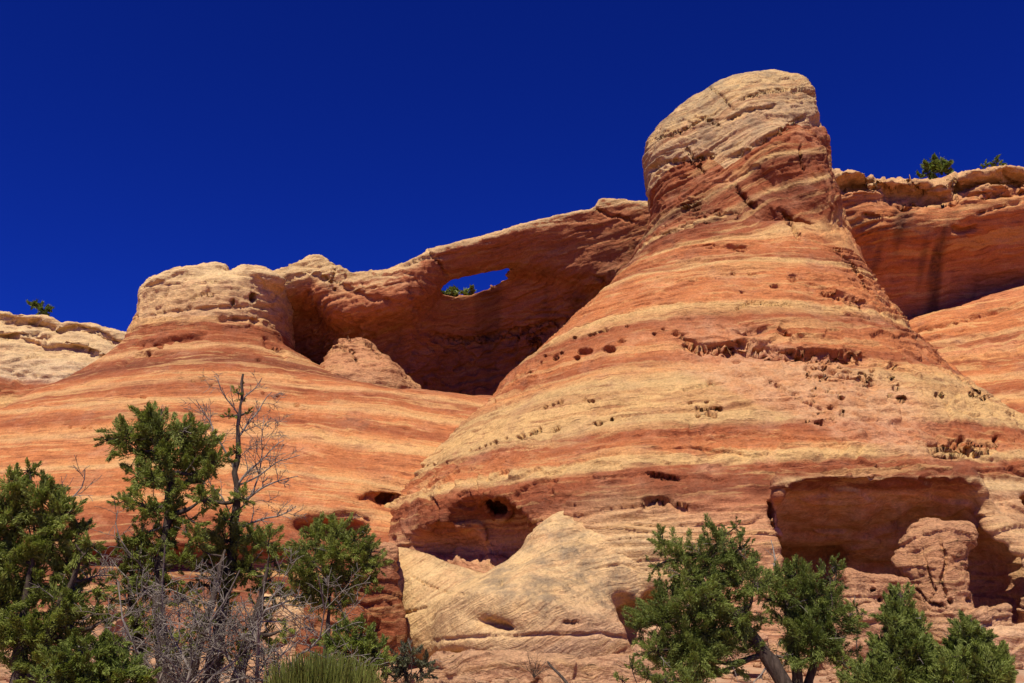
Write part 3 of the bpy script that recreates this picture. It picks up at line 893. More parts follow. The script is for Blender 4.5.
def build_arch(levels):
    st = [('ledge', [(395, 268), (420, 258), (445, 254), (470, 250)], 5, 0.25), ('crack', [(428, 250), (440, 262), (447, 275)], 1.6, 0.4), ('crack', [(330, 282), (336, 270), (334, 262)], 1.3, 0.3),
          ('ledge', [(300, 268), (325, 275), (370, 296), (400, 300)], 8, 0.4), ('crack', [(595, 208), (610, 215), (635, 222)], 1.5, 0.4), ('hole', 331, 281, 2, 2, .4), ('hole', 334, 289, 2, 1.6, .4),
          ('ledge', [(420, 330), (470, 338), (520, 326), (560, 330)], 14, 0.5), ('ledge', [(500, 345), (540, 322), (580, 318)], 10, 0.4), ('crack', [(530, 330), (538, 350), (535, 372)], 5, 0.6)]
    V, Q, N, s = rock_surface(arch_sdf, (-21.5, 67.0, 10.0), (17.0, 87.0, 37.5), 0.22, levels, 0.28, 0.22, 0.07, arch_strata, st, low_freq=0.35, rough_fn=lambda V, s: np.maximum(0.9 * sstep(4.0, 6.0, np.interp(V[:, 0], _at[:, 0], _at[:, 2]) - V[:, 2]), 0.4 * (1 - sstep(-8, -5, V[:, 0]))).astype(np.float32))
    px, py, dep = proj(V)
    M = np.zeros((len(V), 3), np.float32)
    x = V[:, 0]
    t = np.interp(x, _at[:, 0], _at[:, 2]) - V[:, 2]
    top = np.maximum(sstep(0.05, 0.5, N[:, 2]) * (1 - sstep(0.8, 2.6, t)), (1 - sstep(0.5, 1.2, t)) * (N[:, 2] > -0.2)) * (V[:, 1] < 80)
    M[:, 0] = 0.85 * top + 0.8 * (1 - sstep(-14, -11.5, x)) * (1 - sstep(1.6, 3.2, t + 0.8 * fbm(V * 0.6, 3)))
    M[:, 2] = 0.5 * top
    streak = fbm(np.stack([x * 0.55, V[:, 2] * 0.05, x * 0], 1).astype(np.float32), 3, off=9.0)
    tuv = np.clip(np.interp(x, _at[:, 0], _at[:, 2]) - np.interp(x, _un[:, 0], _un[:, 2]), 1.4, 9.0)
    M[:, 1] = (0.08 + 0.30 * sstep(1.5, 6, t - tuv) + 0.55 * sstep(0.05, 0.45, streak)) * sstep(-0.2, 0.8, t - tuv) * sstep(-16, -10, x) + 0.22 * sstep(0.25, 0.6, t / tuv) * sstep(-7, -4, x) * (t < tuv)  # streaks are varnish; the other terms paint overhang shade into the colour
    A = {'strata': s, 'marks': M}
    root = empty('natural_arch', (0, 74, 10.0))
    tag(root, 'natural rock arch with a slit of blue sky under its span, between the two domes', 'rock arch')
    qx = V[Q, 0].mean(1); qt = t[Q].mean(1); qy = V[Q, 1].mean(1)
    span = (qx > XSP) & (qt < 3.9) & (qy < AY + 3.7) & (qx < 8.5)
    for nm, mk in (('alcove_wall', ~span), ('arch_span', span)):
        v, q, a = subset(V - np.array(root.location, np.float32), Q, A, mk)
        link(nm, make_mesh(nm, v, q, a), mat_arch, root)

def build_arch_slab(levels):
    a = P(350, 325, 71.5)
    def f_(X, Y, Z):
        f = rcone(X, Y, Z, P(351, 327, 71.6), P(362, 405, 68.6), 0.4, 3.9, 0.9)
        f = smin(f, rcone(X, Y, Z, P(394, 372, 70.6), P(402, 400, 69.0), 0.6, 1.6), 0.5)
        return f
    V, Q, N, s = rock_surface(f_, (-17.5, 64.0, 12.0), (-3.0, 77.0, 23.5), 0.16, levels, 0.5, 0.22, 0.09, None,
        [('crack', [(335, 345), (350, 350), (360, 365)], 1.2, 0.3), ('ledge', [(330, 350), (345, 338), (362, 336)], 6, 0.4), ('crack', [(365, 340), (375, 352), (385, 360)], 1.4, 0.3)], low_freq=0.6)
    M = np.zeros((len(V), 3), np.float32)
    mat = rock_material('spalled_sandstone', [(10, (0.58, 0.33, 0.16)), (17, (0.60, 0.33, 0.16)), (20, (0.55, 0.26, 0.12)), (25, (0.54, 0.24, 0.11))], stripe=0.2, wob=1.2, bump=1.5)
    o = link('fallen_slab', make_mesh('fallen_slab', V, Q, {'strata': s, 'marks': M}), mat)
    tag(o, 'sunlit triangular heap of spalled rock leaning inside the shaded alcove below the arch', 'rock slab')

# ------------------------------------------------------------------ far pale bench on the left
def build_far_bench(levels):
    top = np.array([P(px, py, 96) for px, py in [(-160, 300), (-60, 305), (0, 309), (35, 312), (50, 317), (60, 322), (75, 320), (96, 322), (108, 330), (128, 334), (160, 345), (230, 380)]])
    def f_(X, Y, Z):
        zt = np.interp(X.ravel(), top[:, 0], top[:, 2]).astype(np.float32)[:, None, None]
        t = zt - Z
        g = np.interp(t, [-1, 0, 0.7, 1.1, 1.6, 2.2, 3.0, 3.3, 4.4, 8, 12, 20, 32], [0.5, 0, -0.3, 0.9, -1.0, -1.3, -2.2, -1.2, -2.6, -6.0, -9.0, -18, -28])
        return np.maximum((96 + g - Y) * 0.6, Z - zt)
    V, Q, N, s = rock_surface(f_, (-72.0, 68.0, 4.0), (-26.0, 104.0, 41.0), 0.36, levels, 0.7, 0.30, 0.08,
        lambda V: (V[:, 2] - 0.02 * V[:, 0]).astype(np.float32),
        [('ledge', [(0, 322), (20, 322), (45, 326)], 4, 0.6), ('ledge', [(0, 338), (25, 331), (55, 336)], 6, 0.8), ('ledge', [(58, 330), (78, 325), (100, 330), (125, 348)], 6, 0.8),
         ('ledge', [(70, 345), (95, 350), (120, 362)], 5, 0.5), ('ledge', [(0, 370), (30, 374), (75, 376), (90, 377)], 5, 0.5)], low_freq=0.3)
    z = V[:, 2]
    M = np.zeros((len(V), 3), np.float32); M[:, 2] = 0.35 * sstep(24, 27, z)
    z370 = P(40, 372, 90)[2]
    mat = rock_material('bench_sandstone', [(z370 - 16, ORANGE), (z370 - 5.2, ORANGE), (z370 - 4.2, TAN), (z370 - 3.4, ORLT), (z370 - 2.4, TAN), (z370 - 1.6, RED), (z370 - 0.2, RED), (z370 + 0.3, (0.6, 0.42, 0.25)), (z370 + 4, PALE), (z370 + 20, PALE)], stripe=0.2, wob=0.5)
    o = link('slickrock_bench', make_mesh('slickrock_bench', V, Q, {'strata': s, 'marks': M}), mat)
    tag(o, 'distant pale slickrock bench with thin ledges and a lone bush on top', 'rock ledge')

# ------------------------------------------------------------------ cliff and slope on the right
def build_right_cliff(levels):
    CY = 82.0
    top = np.array([P(px, py, CY) for px, py in [(700, 172), (800, 168), (830, 169), (850, 171), (868, 176), (890, 179), (922, 179), (940, 177), (955, 173), (975, 169), (1010, 167), (1060, 167), (1160, 164), (1300, 160)]])
    con = np.array([P(px, py, CY) for px, py in [(700, 392), (850, 337), (905, 319), (940, 308), (970, 298), (1000, 287), (1024, 279), (1060, 270), (1160, 262), (1300, 255)]])
    RIMB = [(846, 181, 34, 11), (880, 190, 30, 9), (912, 190, 34, 13), (936, 194, 26, 12), (968, 180, 24, 10), (1000, 176, 38, 9), (985, 194, 36, 9), (1030, 192, 30, 10), (965, 207, 46, 8), (858, 200, 44, 12), (1065, 180, 34, 11)]
    def f_(X, Y, Z):
        x = X.ravel()
        zt = np.interp(x, top[:, 0], top[:, 2]).astype(np.float32)[:, None, None]
        zc = np.interp(x, con[:, 0], con[:, 2]).astype(np.float32)[:, None, None]
        t = zt - Z
        H = zt - zc
        w = sstep(19, 34, x).astype(np.float32)[:, None, None]
        gl = np.interp(t, [-1, 0, 0.8, 1.3, 1.6, 2.6, 3.4, 4.2, 5.5, 7.5, 10, 16], [0.8, 0, -1.4, -1.6, -0.4, -1.4, -1.5, -0.3, 1.6, 3.6, 5.0, 6.0])
        gr = np.interp(t, [-1, 0, 0.9, 1.4, 1.8, 2.4, 3.5, 5.0, 6.6, 8.5, 11, 16], [0.8, 0, -1.6, -1.7, 0.0, -1.0, -2.0, -2.5, -1.4, 1.6, 3.8, 5.0])
        g = gl * (1 - w) + gr * w
        slope = np.interp(zc - Z, [-1.2, -0.3, 0, 0.5, 8, 20, 30], [9, 3.6, 2.0, 0.3, -9.5, -25, -38])
        yf = CY + np.minimum(g, slope)
        f = np.maximum((yf - Y) * 0.6, Z - zt + 0.1 * np.maximum(Y - CY, 0))
        for bx, by, bw, bh in RIMB:                 # rounded ledge masses along the rim
            f = smin(f, ell(X, Y, Z, P(bx, by, CY - 0.9), (bw * 0.055, 1.9, bh * 0.042), roty=math.radians(4)), 0.3)
        return f
    V, Q, N, s = rock_surface(f_, (15.5, 52.0, 6.0), (60.0, 93.0, 45.0), 0.33, levels, 0.6, 0.24, 0.07,
        lambda V: (V[:, 2] - 0.12 * V[:, 0]).astype(np.float32),
        [('ledge', [(830, 187), (860, 186), (890, 184), (905, 186)], 7, 0.8), ('ledge', [(895, 205), (925, 200), (945, 200), (965, 196)], 9, 1.0), ('ledge', [(955, 192), (985, 194), (1024, 189), (1060, 189)], 7, 1.0),
         ('ledge', [(860, 212), (880, 215), (900, 212)], 6, 0.6), ('ledge', [(950, 225), (965, 228), (978, 224)], 10, 0.7), ('ledge', [(905, 332), (950, 322), (990, 312), (1024, 300)], 5, 0.5),
         ('ledge', [(908, 344), (940, 334), (970, 326)], 4, 0.4), ('ledge', [(975, 213), (1000, 205), (1024, 200)], 5, 0.6), ('crack', [(905, 178), (912, 186), (922, 192)], 2, 0.8), ('crack', [(952, 176), (958, 190), (950, 205)], 2, 0.8),
         ('crack', [(1003, 170), (1010, 182), (1024, 188)], 1.6, 0.6), ('crack', [(868, 178), (880, 184)], 1.6, 0.6)], low_freq=0.25,
        rough_fn=lambda V, s: ((1 - sstep(2.5, 5.5, np.interp(V[:, 0], top[:, 0], top[:, 2]) - V[:, 2])) * 0.55).astype(np.float32))
    px, py, dep = proj(V)
    x, z = V[:, 0], V[:, 2]
    zc = np.interp(x, con[:, 0], con[:, 2]); zt = np.interp(x, top[:, 0], top[:, 2])
    t = zt - z
    M = np.zeros((len(V), 3), np.float32)
    M[:, 0] = 0.55 * (1 - sstep(1.6, 4.2, t + 0.9 * fbm(V * 0.5, 3)))
    M[:, 2] = 0.35 * (1 - sstep(1.5, 3.5, t))
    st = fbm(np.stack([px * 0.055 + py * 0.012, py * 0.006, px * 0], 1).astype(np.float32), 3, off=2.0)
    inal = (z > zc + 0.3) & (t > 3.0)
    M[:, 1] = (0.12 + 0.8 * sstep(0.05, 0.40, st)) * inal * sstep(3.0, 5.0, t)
    mat = rock_material('cliff_sandstone', [(0, ORANGE), (10, ORANGE), (13.4, RED), (14, ORLT), (14.3, TAN2), (14.7, RED), (16.2, ORANGE), (16.6, TAN2), (17, ORANGE), (18.4, RED), (18.8, ORLT), (20, (0.52, 0.21, 0.095)), (20.8, RED), (21.2, TAN2), (21.6, ORANGE), (24, ORANGE), (27, (0.50, 0.19, 0.085)), (34, ORANGE), (42, (0.56, 0.30, 0.15))], stripe=0.5, wob=0.7)
    o = link('alcove_cliff', make_mesh('alcove_cliff', V, Q, {'strata': s, 'marks': M}), mat)
    tag(o, 'orange cliff right of the tall dome with ledgy rim and dark streaked alcove', 'cliff')

# ------------------------------------------------------------------ shelter pillar, boulders, red blocks
mat_block = rock_material('pinkish_block_sandstone', [(-2, (0.57, 0.33, 0.18)), (2.5, (0.58, 0.32, 0.17)), (4.5, (0.55, 0.27, 0.13)), (6, (0.57, 0.29, 0.145)), (9, (0.55, 0.27, 0.13))], stripe=0.12, wob=1.4, bump=1.6)
mat_redblock = rock_material('red_block_sandstone', [(-2, DRED), (3, RED), (5, DRED), (8, RED)], stripe=0.25, wob=1.2, bump=1.6)

def rock_piece(name, f_, c, r, h, levels, label, cat, mat=mat_block, amp=0.3, fine=0.06, strokes=(), group=None):
    c = np.array(c)
    lo = tuple(c - np.array(r)); hi = tuple(c + np.array(r))
    V, Q, N, s = rock_surface(f_, lo, hi, h, levels, amp, 0.07, fine, None, strokes, low_freq=0.8, rough_fn=lambda V, s: np.full(len(V), 0.26, np.float32))
    M = np.zeros((len(V), 3), np.float32)
    base = np.array([c[0], c[1], V[:, 2].min()], np.float32)
    o = link(name, make_mesh(name, V - base, Q, {'strata': s, 'marks': M}), mat)
    o.location = base.tolist()
    tag(o, label, cat, group)
    return o

def build_blocks():
    Y = 37.6
    def pil(X, Yy, Z):
        f = rcone(X, Yy, Z, P(935, 545, Y), P(945, 630, Y - 0.3), 0.9, 1.25, 0.9)
        f = smin(f, rcone(X, Yy, Z, P(915, 542, Y), P(962, 536, Y), 0.5, 0.5), 0.3)
        f = smin(f, rcone(X, Yy, Z, P(905, 560, Y), P(915, 590, Y), 0.35, 0.3), 0.3)
        return f
    rock_piece('rock_pillar', pil, P(938, 578, Y), (2.3, 2.0, 3.0), 0.09, 1, 'knobbly pinkish rock pillar standing in the mouth of the shelter', 'rock pillar', amp=0.28,
        strokes=[('crack', [(925, 560), (935, 590), (930, 600)], 1.3, 0.2), ('crack', [(940, 540), (945, 560), (942, 580), (948, 600)], 1.3, 0.2), ('hole', 951, 601, 3, 3, 0.4), ('hole', 968, 600, 2.5, 2.5, 0.4), ('crack', [(915, 590), (930, 604), (945, 606)], 1.4, 0.25)])
    def box_boulder(px, py, Yb, wpx, hpx, dep, rot=0.2, tilt=0.0, rnd=0.35):
        k = Yb / FPX / CP
        c = P(px, py, Yb)
        s = (wpx / 2 * k, dep / 2, hpx / 2 * k)
        r = rnd * min(s)
        return c, s, (lambda X, Y_, Z: rbox(X, Y_, Z, c, s, r, rot, tilt))
    data = [
        ('boulder', 872, 594, 36.6, 62, 34, 1.6, 0.2, -0.12, 'pale pink boulder with small holes inside the shelter, left of the pillar', mat_block),
        ('boulder', 866, 634, 35.4, 58, 46, 1.6, -0.3, 0.25, 'tilted pale boulder below the holed boulder, above the conical junipers', mat_block),
        ('boulder', 840, 655, 34.4, 50, 26, 1.5, 0.1, 0.1, 'flat pale boulder low between the junipers on the right', mat_block),
        ('boulder', 1010, 652, 33.6, 62, 44, 1.8, 0.2, 0.1, 'cream boulder at the right edge beside the conical junipers', mat_apron),
        ('boulder', 985, 622, 36.4, 44, 28, 1.3, 0.3, 0.1, 'brown shaded boulder at the foot of the pillar', mat_block),
        ('boulder', 675, 645, 33.6, 66, 30, 1.6, 0.1, -0.05, 'cream flat boulder behind the leaning juniper trunk', mat_apron),
        ('boulder', 735, 650, 33.8, 60, 26, 1.4, -0.2, 0.08, 'cream rounded boulder showing through the leaning juniper', mat_apron),
        ('stone_ledge', 560, 682, 33.2, 235, 44, 3.8, 0.05, -0.02, 'low pinkish stone ledge at the foot of the cream buttress', mat_block),
        ('red_block', 370, 620, 39.6, 52, 84, 2.4, 0.35, 0.12, 'dark red broken block wedged left of the cream buttress', mat_redblock),
        ('red_block', 338, 640, 38.2, 60, 60, 2.4, -0.2, -0.1, 'lower red broken block behind the round juniper', mat_redblock),
        ('red_block', 374, 562, 41.0, 44, 34, 2.0, 0.1, -0.1, 'tan topped block above the dark red block', mat_block),
        ('boulder', 292, 628, 40.0, 56, 60, 1.6, 0.2, 0.05, 'tan boulder seen through the grey dead branches', mat_apron),
        ('boulder', 85, 636, 38.0, 66, 50, 1.9, -0.2, 0.05, 'tan boulder behind the leftmost juniper', mat_apron),
    ]
    for nm, px, py, Yb, w, hh, dep, rot, tilt, lab, mt in data:
        c, s, f_ = box_boulder(px, py, Yb, w, hh, dep, rot, tilt)
        big = max(s)
        hgrid = 0.07 if big < 1.4 else 0.11
        rock_piece(nm, f_, c, tuple(q + abs(math.sin(tilt)) * big + abs(math.sin(rot)) * max(s[0], s[1]) + 0.35 for q in s), hgrid, 1, lab, {'boulder': 'boulder', 'stone_ledge': 'rock ledge', 'red_block': 'rock block'}[nm], mt, amp=0.22, fine=0.05,
            strokes=[('hole', 873, 590, 3, 2, 0.2), ('hole', 880, 600, 2.5, 2, 0.2)] if lab.startswith('pale pink') else ())

LV = 1
build_dome(LV)
build_left_dome(LV)
build_arch(LV)
build_arch_slab(LV)
build_far_bench(LV)
build_right_cliff(LV)
build_blocks()
# ------------------------------------------------------------------ vegetation
def bark_material(name, col, col2):
    m, nt = nodes_of(name)
    out = nt.nodes.new('ShaderNodeOutputMaterial'); bs = nt.nodes.new('ShaderNodeBsdfPrincipled')
    bs.inputs['Roughness'].default_value = 0.9; bs.inputs['Specular IOR Level'].default_value = 0.1
    nt.links.new(bs.outputs[0], out.inputs[0])
    geo = nt.nodes.new('ShaderNodeNewGeometry')
    mp = nt.nodes.new('ShaderNodeMapping'); mp.inputs['Scale'].default_value = (9, 9, 2.2)
    nt.links.new(geo.outputs['Position'], mp.inputs[0])
    a = noise_tex(nt, mp.outputs[0], 2.2, 6, 0.7, 0.6)
    c = mixc(nt, maprange(nt, a, 0.35, 0.65), col, col2)
    nt.links.new(c, bs.inputs['Base Color'])
    bp = nt.nodes.new('ShaderNodeBump'); bp.inputs['Distance'].default_value = 0.03; bp.inputs['Strength'].default_value = 0.8
    nt.links.new(a, bp.inputs['Height']); nt.links.new(bp.outputs[0], bs.inputs['Normal'])
    return m

def leaf_material(name, dark, light):
    m, nt = nodes_of(name)
    out = nt.nodes.new('ShaderNodeOutputMaterial'); bs = nt.nodes.new('ShaderNodeBsdfPrincipled')
    bs.inputs['Roughness'].default_value = 0.6; bs.inputs['Specular IOR Level'].default_value = 0.25
    at = nt.nodes.new('ShaderNodeAttribute'); at.attribute_name = 'tone'
    c = mixc(nt, at.outputs['Fac'], dark, light)
    nt.links.new(c, bs.inputs['Base Color'])
    tr = nt.nodes.new('ShaderNodeBsdfTranslucent')
    nt.links.new(mixc(nt, 1.0, c, (1.0, 1.15, 0.6), 'MULTIPLY'), tr.inputs[0])
    mx = nt.nodes.new('ShaderNodeMixShader'); mx.inputs[0].default_value = 0.32
    nt.links.new(bs.outputs[0], mx.inputs[1]); nt.links.new(tr.outputs[0], mx.inputs[2])
    nt.links.new(mx.outputs[0], out.inputs[0])
    return m

mat_bark = bark_material('juniper_bark', (0.035, 0.024, 0.018), (0.11, 0.08, 0.06))
mat_dead = bark_material('weathered_dead_wood', (0.13, 0.105, 0.085), (0.33, 0.275, 0.225))
mat_leaf = leaf_material('juniper_foliage', (0.110, 0.128, 0.024), (0.290, 0.315, 0.066))
mat_leaf_dark = leaf_material('dense_juniper_foliage', (0.085, 0.108, 0.023), (0.235, 0.270, 0.058))
mat_leaf_yel = leaf_material('broom_foliage', (0.14, 0.17, 0.03), (0.32, 0.34, 0.075))
mat_leaf_grey = leaf_material('sage_foliage', (0.06, 0.065, 0.035), (0.16, 0.155, 0.085))
mat_leaf_pale = leaf_material('young_juniper_foliage', (0.10, 0.13, 0.022), (0.25, 0.285, 0.055))

class Tubes:
    def __init__(self): self.V = []; self.Q = []; self.n = 0
    def add(self, pts, rad, sides=6):
        pts = np.asarray(pts, float); rad = np.asarray(rad, float)
        T = np.gradient(pts, axis=0)
        T /= np.maximum(np.linalg.norm(T, axis=1), 1e-9)[:, None]
        ref = np.array([0.31, 0.95, 0.05]) if abs(T[0, 1]) < 0.8 else np.array([0.95, 0.2, 0.1])
        A = np.cross(T, ref); A /= np.maximum(np.linalg.norm(A, axis=1), 1e-9)[:, None]
        B = np.cross(T, A)
        th = np.arange(sides) / sides * 2 * math.pi
        ring = pts[:, None, :] + rad[:, None, None] * (np.cos(th)[None, :, None] * A[:, None, :] + np.sin(th)[None, :, None] * B[:, None, :])
        m = len(pts)
        self.V.append(ring.reshape(-1, 3))
        i = np.arange(m - 1)[:, None] * sides + np.arange(sides)[None, :]
        j = np.arange(m - 1)[:, None] * sides + (np.arange(sides)[None, :] + 1) % sides
        self.Q.append(np.stack([i, j, j + sides, i + sides], -1).reshape(-1, 4) + self.n)
        self.n += m * sides
    def build(self, name, mat, parent):
        V = np.concatenate(self.V); Q = np.concatenate(self.Q)
        o = link(name, make_mesh(name, V - np.array(parent.location), Q), mat, parent)
        return o

def wander(R, a, b, n, amp):
    """crooked path from a to b"""
    a, b = np.asarray(a, float), np.asarray(b, float)
    t = np.linspace(0, 1, n)[:, None]
    p = a + (b - a) * t
    k = R.normal(0, 1, (n, 3)); k[0] = 0; k[-1] = 0
    for _ in range(2): k[1:-1] = (k[:-2] + k[1:-1] * 1.2 + k[2:]) / 2.4
    return p + k * amp * np.linalg.norm(b - a)

class Leaves:
    def __init__(self): self.C = []; self.D = []; self.Ln = []; self.W = []; self.T = []
    def clump(self, R, c, r, n, length, width, up=0.35, tone=0.5, squash=0.85):
        u = R.normal(0, 1, (n, 3)); u /= np.linalg.norm(u, axis=1)[:, None]
        rr = r * R.uniform(0.25, 1.0, n) ** 0.6
        p = np.asarray(c) + u * rr[:, None] * np.array([1, 1, squash])
        d = u + np.array([0, 0, up]) + R.normal(0, 0.45, (n, 3))
        d /= np.linalg.norm(d, axis=1)[:, None]
        self.C.append(p); self.D.append(d)
        self.Ln.append(length * R.uniform(0.6, 1.4, n)); self.W.append(width * R.uniform(0.7, 1.3, n))
        self.T.append(np.clip(tone + R.normal(0, 0.18, n), 0, 1))
    def spray(self, R, c, axis, ln, w, n, length, width, tone=0.5):
        """feathery twig: leaves set along an axis, thinning to its tip"""
        t = R.uniform(0, 1, n) ** 0.8
        off = R.normal(0, 1, (n, 3)) * (w * (1.05 - 0.75 * t))[:, None]
        p = np.asarray(c) + axis * ((t - 0.25) * ln)[:, None] + off
        d = axis * 0.9 + off / max(w, 1e-6) * 0.35 + R.normal(0, 0.35, (n, 3))
        d /= np.linalg.norm(d, axis=1)[:, None]
        self.C.append(p); self.D.append(d)
        self.Ln.append(length * R.uniform(0.6, 1.4, n)); self.W.append(width * R.uniform(0.7, 1.3, n))
        self.T.append(np.clip(tone + 0.25 * (t - 0.5) + R.normal(0, 0.16, n), 0, 1))
    def build(self, name, mat, parent, R):
        C = np.concatenate(self.C); D = np.concatenate(self.D); L = np.concatenate(self.Ln)[:, None]; W = np.concatenate(self.W)[:, None]; T = np.concatenate(self.T)
        n = len(C)
        S = np.cross(D, R.normal(0, 1, (n, 3))); S /= np.maximum(np.linalg.norm(S, axis=1), 1e-9)[:, None]
        V = np.stack([C - D * L * 0.5, C + S * W * 0.5, C + D * L * 0.5, C - S * W * 0.5], 1).reshape(-1, 3)
        Q = np.arange(n * 4).reshape(n, 4)
        return link(name, make_mesh(name, V - np.array(parent.location), Q, {'tone': np.repeat(T, 4)}, smooth=False), mat, parent)

def twigs(tb, R, a, dirv, length, rad, depth, spread=0.7, n=4, sides=5, gravity=0.0):
    """bare forking branch"""
    dirv = np.asarray(dirv, float); dirv = dirv / np.linalg.norm(dirv)
    m = max(4, int(length / 0.12)) if depth > 1 else 4
    m = min(m, 10)
    p = [np.asarray(a, float)]
    d = dirv.copy()
    for _ in range(m):
        d = d + R.normal(0, 0.16, 3) + np.array([0, 0, gravity])
        d /= np.linalg.norm(d)
        p.append(p[-1] + d * length / m)
    p = np.array(p)
    tb.add(p, np.linspace(rad, max(rad * 0.35, 0.0035), len(p)), sides if rad > 0.012 else 3)
    if depth <= 0: return
    for k in range(n):
        t = R.uniform(0.25, 1.0)
        i = min(int(t * m), m - 1)
        dd = (p[i + 1] - p[i]); dd /= np.linalg.norm(dd)
        side = np.cross(dd, R.normal(0, 1, 3)); side /= np.linalg.norm(side)
        nd = dd * (1 - spread * 0.5) + side * spread + np.array([0, 0, 0.12])
        twigs(tb, R, p[i], nd, length * R.uniform(0.4, 0.65) * (1.15 - 0.4 * t), max(rad * (1 - 0.6 * t) * 0.6, 0.004), depth - 1, spread, n, sides, gravity)

def px2m(Y): return Y / FPX / CP

def tree(name, Y, trunk_px, blobs, label, cat, seed, trunk_r=0.14, leaf_mat=None, dens=1.0, leaf=(0.058, 0.013), depth_k=0.75, group=None, dead=(), clump_k=0.33, up=0.35, limb_r=0.05,
         extra_trunks=(), dead_group=None, tone=(0.25, 0.75), Yj=0.5, grow=1.12, rooted=False):
    R = np.random.RandomState(seed)
    k = px2m(Y)
    tp = np.array([P(x, y, Y) for x, y in trunk_px])
    gz = float(ground_h(tp[0, 0], Y))
    if rooted: gz = float(tp[0, 2])
    base = tp[0].copy(); base[2] = gz - 0.12
    root = empty(name, (float(tp[0, 0]), float(Y), gz))
    tag(root, label, cat, group)
    tb = Tubes()
    tnodes = []
    def add_trunk(path, r0):
        path = np.asarray(path)
        t = np.linspace(0, 1, len(path)); tt = np.linspace(0, 1, len(path) * 4)
        c = np.stack([np.interp(tt, t, path[:, d]) for d in range(3)], 1)
        for _ in range(6): c[1:-1] = (c[:-2] + 2 * c[1:-1] + c[2:]) / 4
        c[1:-1] += R.normal(0, 0.012, (len(c) - 2, 3))
        rad = r0 * (1 - 0.90 * np.linspace(0, 1, len(c)) ** 0.75) * (1 + 0.1 * R.normal(0, 1, len(c)))
        rad[0] *= 1.35
        tb.add(c, rad, 9)
        for i in range(2, len(c)): tnodes.append((c[i], rad[i]))
    add_trunk(np.vstack([base, tp[1:] if tp[0, 2] < gz else tp]), trunk_r)
    for et in extra_trunks:
        ep = np.array([P(x, y, Y + R.uniform(-0.25, 0.25)) for x, y in et])
        if ep[0, 2] > tp[1, 2] + 0.5: add_trunk(ep, trunk_r * 0.6)
        else:
            b2 = ep[0].copy(); b2[2] = float(ground_h(b2[0], Y)) - 0.1
            add_trunk(np.vstack([b2, ep[1:]]), trunk_r * 0.8)
    N0 = np.array([q[0] for q in tnodes]); r0 = np.array([q[1] for q in tnodes])
    lv = Leaves(); dts = []
    for b in blobs:
        bx, by, br = b[0], b[1], b[2] * grow
        dy = b[3] if len(b) > 3 else R.uniform(-1, 1) * br * k * Yj
        c = P(bx, by, Y + dy)
        r = br * k
        # a limb out to the tuft
        dist = np.linalg.norm(N0 - c, axis=1) + 0.6 * np.maximum(N0[:, 2] - c[2], 0)
        i = int(np.argmin(dist))
        pth = wander(R, N0[i], c, 7, 0.07)
        pth[1:-1, 2] -= 0.06 * np.linalg.norm(c - N0[i]) * np.sin(np.linspace(0, math.pi, 5))
        tb.add(pth, np.linspace(min(limb_r, r0[i] * 0.8), 0.010, 7), 6)
        bt = R.uniform(tone[0], tone[1])
        ncl = max(6, int(34 * (br / 28.0) ** 1.3))
        if R.uniform() < 0.6 and br > 9:            # dead grey twig poking out of the tuft
            u = R.normal(0, 1, 3) * np.array([1, 0.6, 0.8]) + np.array([0, -0.3, 0.2]); u /= np.linalg.norm(u)
            dt = Tubes(); dts.append(dt)
            twigs(dt, R, c + u * r * 0.4, u, r * R.uniform(0.7, 1.2), 0.009, 1, 0.7, 3, 4)
        for q in range(ncl):
            u = R.normal(0, 1, 3); u /= np.linalg.norm(u)
            cc = c + u * r * R.uniform(0.25, 0.95) * np.array([1, depth_k, 0.9])
            cr = r * clump_k * R.uniform(0.5, 1.35)
            tb.add(wander(R, c, cc, 4, 0.08), [0.011, 0.009, 0.006, 0.004], 3)
            area = (cr / k) ** 2
            n = int(dens * area * 3.4) + 10
            ax = u * 0.75 + np.array([0, 0, up]) + R.normal(0, 0.35, 3); ax /= np.linalg.norm(ax)
            lv.spray(R, cc, ax, cr * 2.3, cr * 0.36, n, leaf[0], leaf[1], np.clip(bt + R.normal(0, 0.2), 0, 1))
    tb.build('trunk', mat_bark, root)
    if blobs:
        lv.build('crown', leaf_mat or mat_leaf, root, R)
    for dt in dts[:40]: dt.build('bare_twig', mat_dead, root)
    for (x, y, ex, ey, rr, dp) in dead:           # bare limbs
        t2 = Tubes()
        a = P(x, y, Y); e = P(ex, ey, Y + R.uniform(-0.5, 0.5))
        i = int(np.argmin(np.linalg.norm(N0 - a, axis=1)))
        a = N0[i]
        Lh = np.linalg.norm(e - a)
        main = wander(R, a, e, 9, 0.05)
        tb_r = np.linspace(rr, 0.006, 9)
        t2.add(main, tb_r, 6)
        for q in range(2 + int(Lh * 6)):
            t = R.uniform(0.2, 0.95); ii = min(int(t * 8), 7)
            dd = main[ii + 1] - main[ii]; dd /= np.linalg.norm(dd)
            sd = np.cross(dd, R.normal(0, 1, 3)); sd /= np.linalg.norm(sd)
            twigs(t2, R, main[ii], dd * 0.6 + sd * 0.75 + np.array([0, 0, 0.2]), Lh * R.uniform(0.2, 0.42), tb_r[ii] * 0.55, dp, 0.75, 3)
        t2.build('bare_branch', mat_dead, root)
    return root

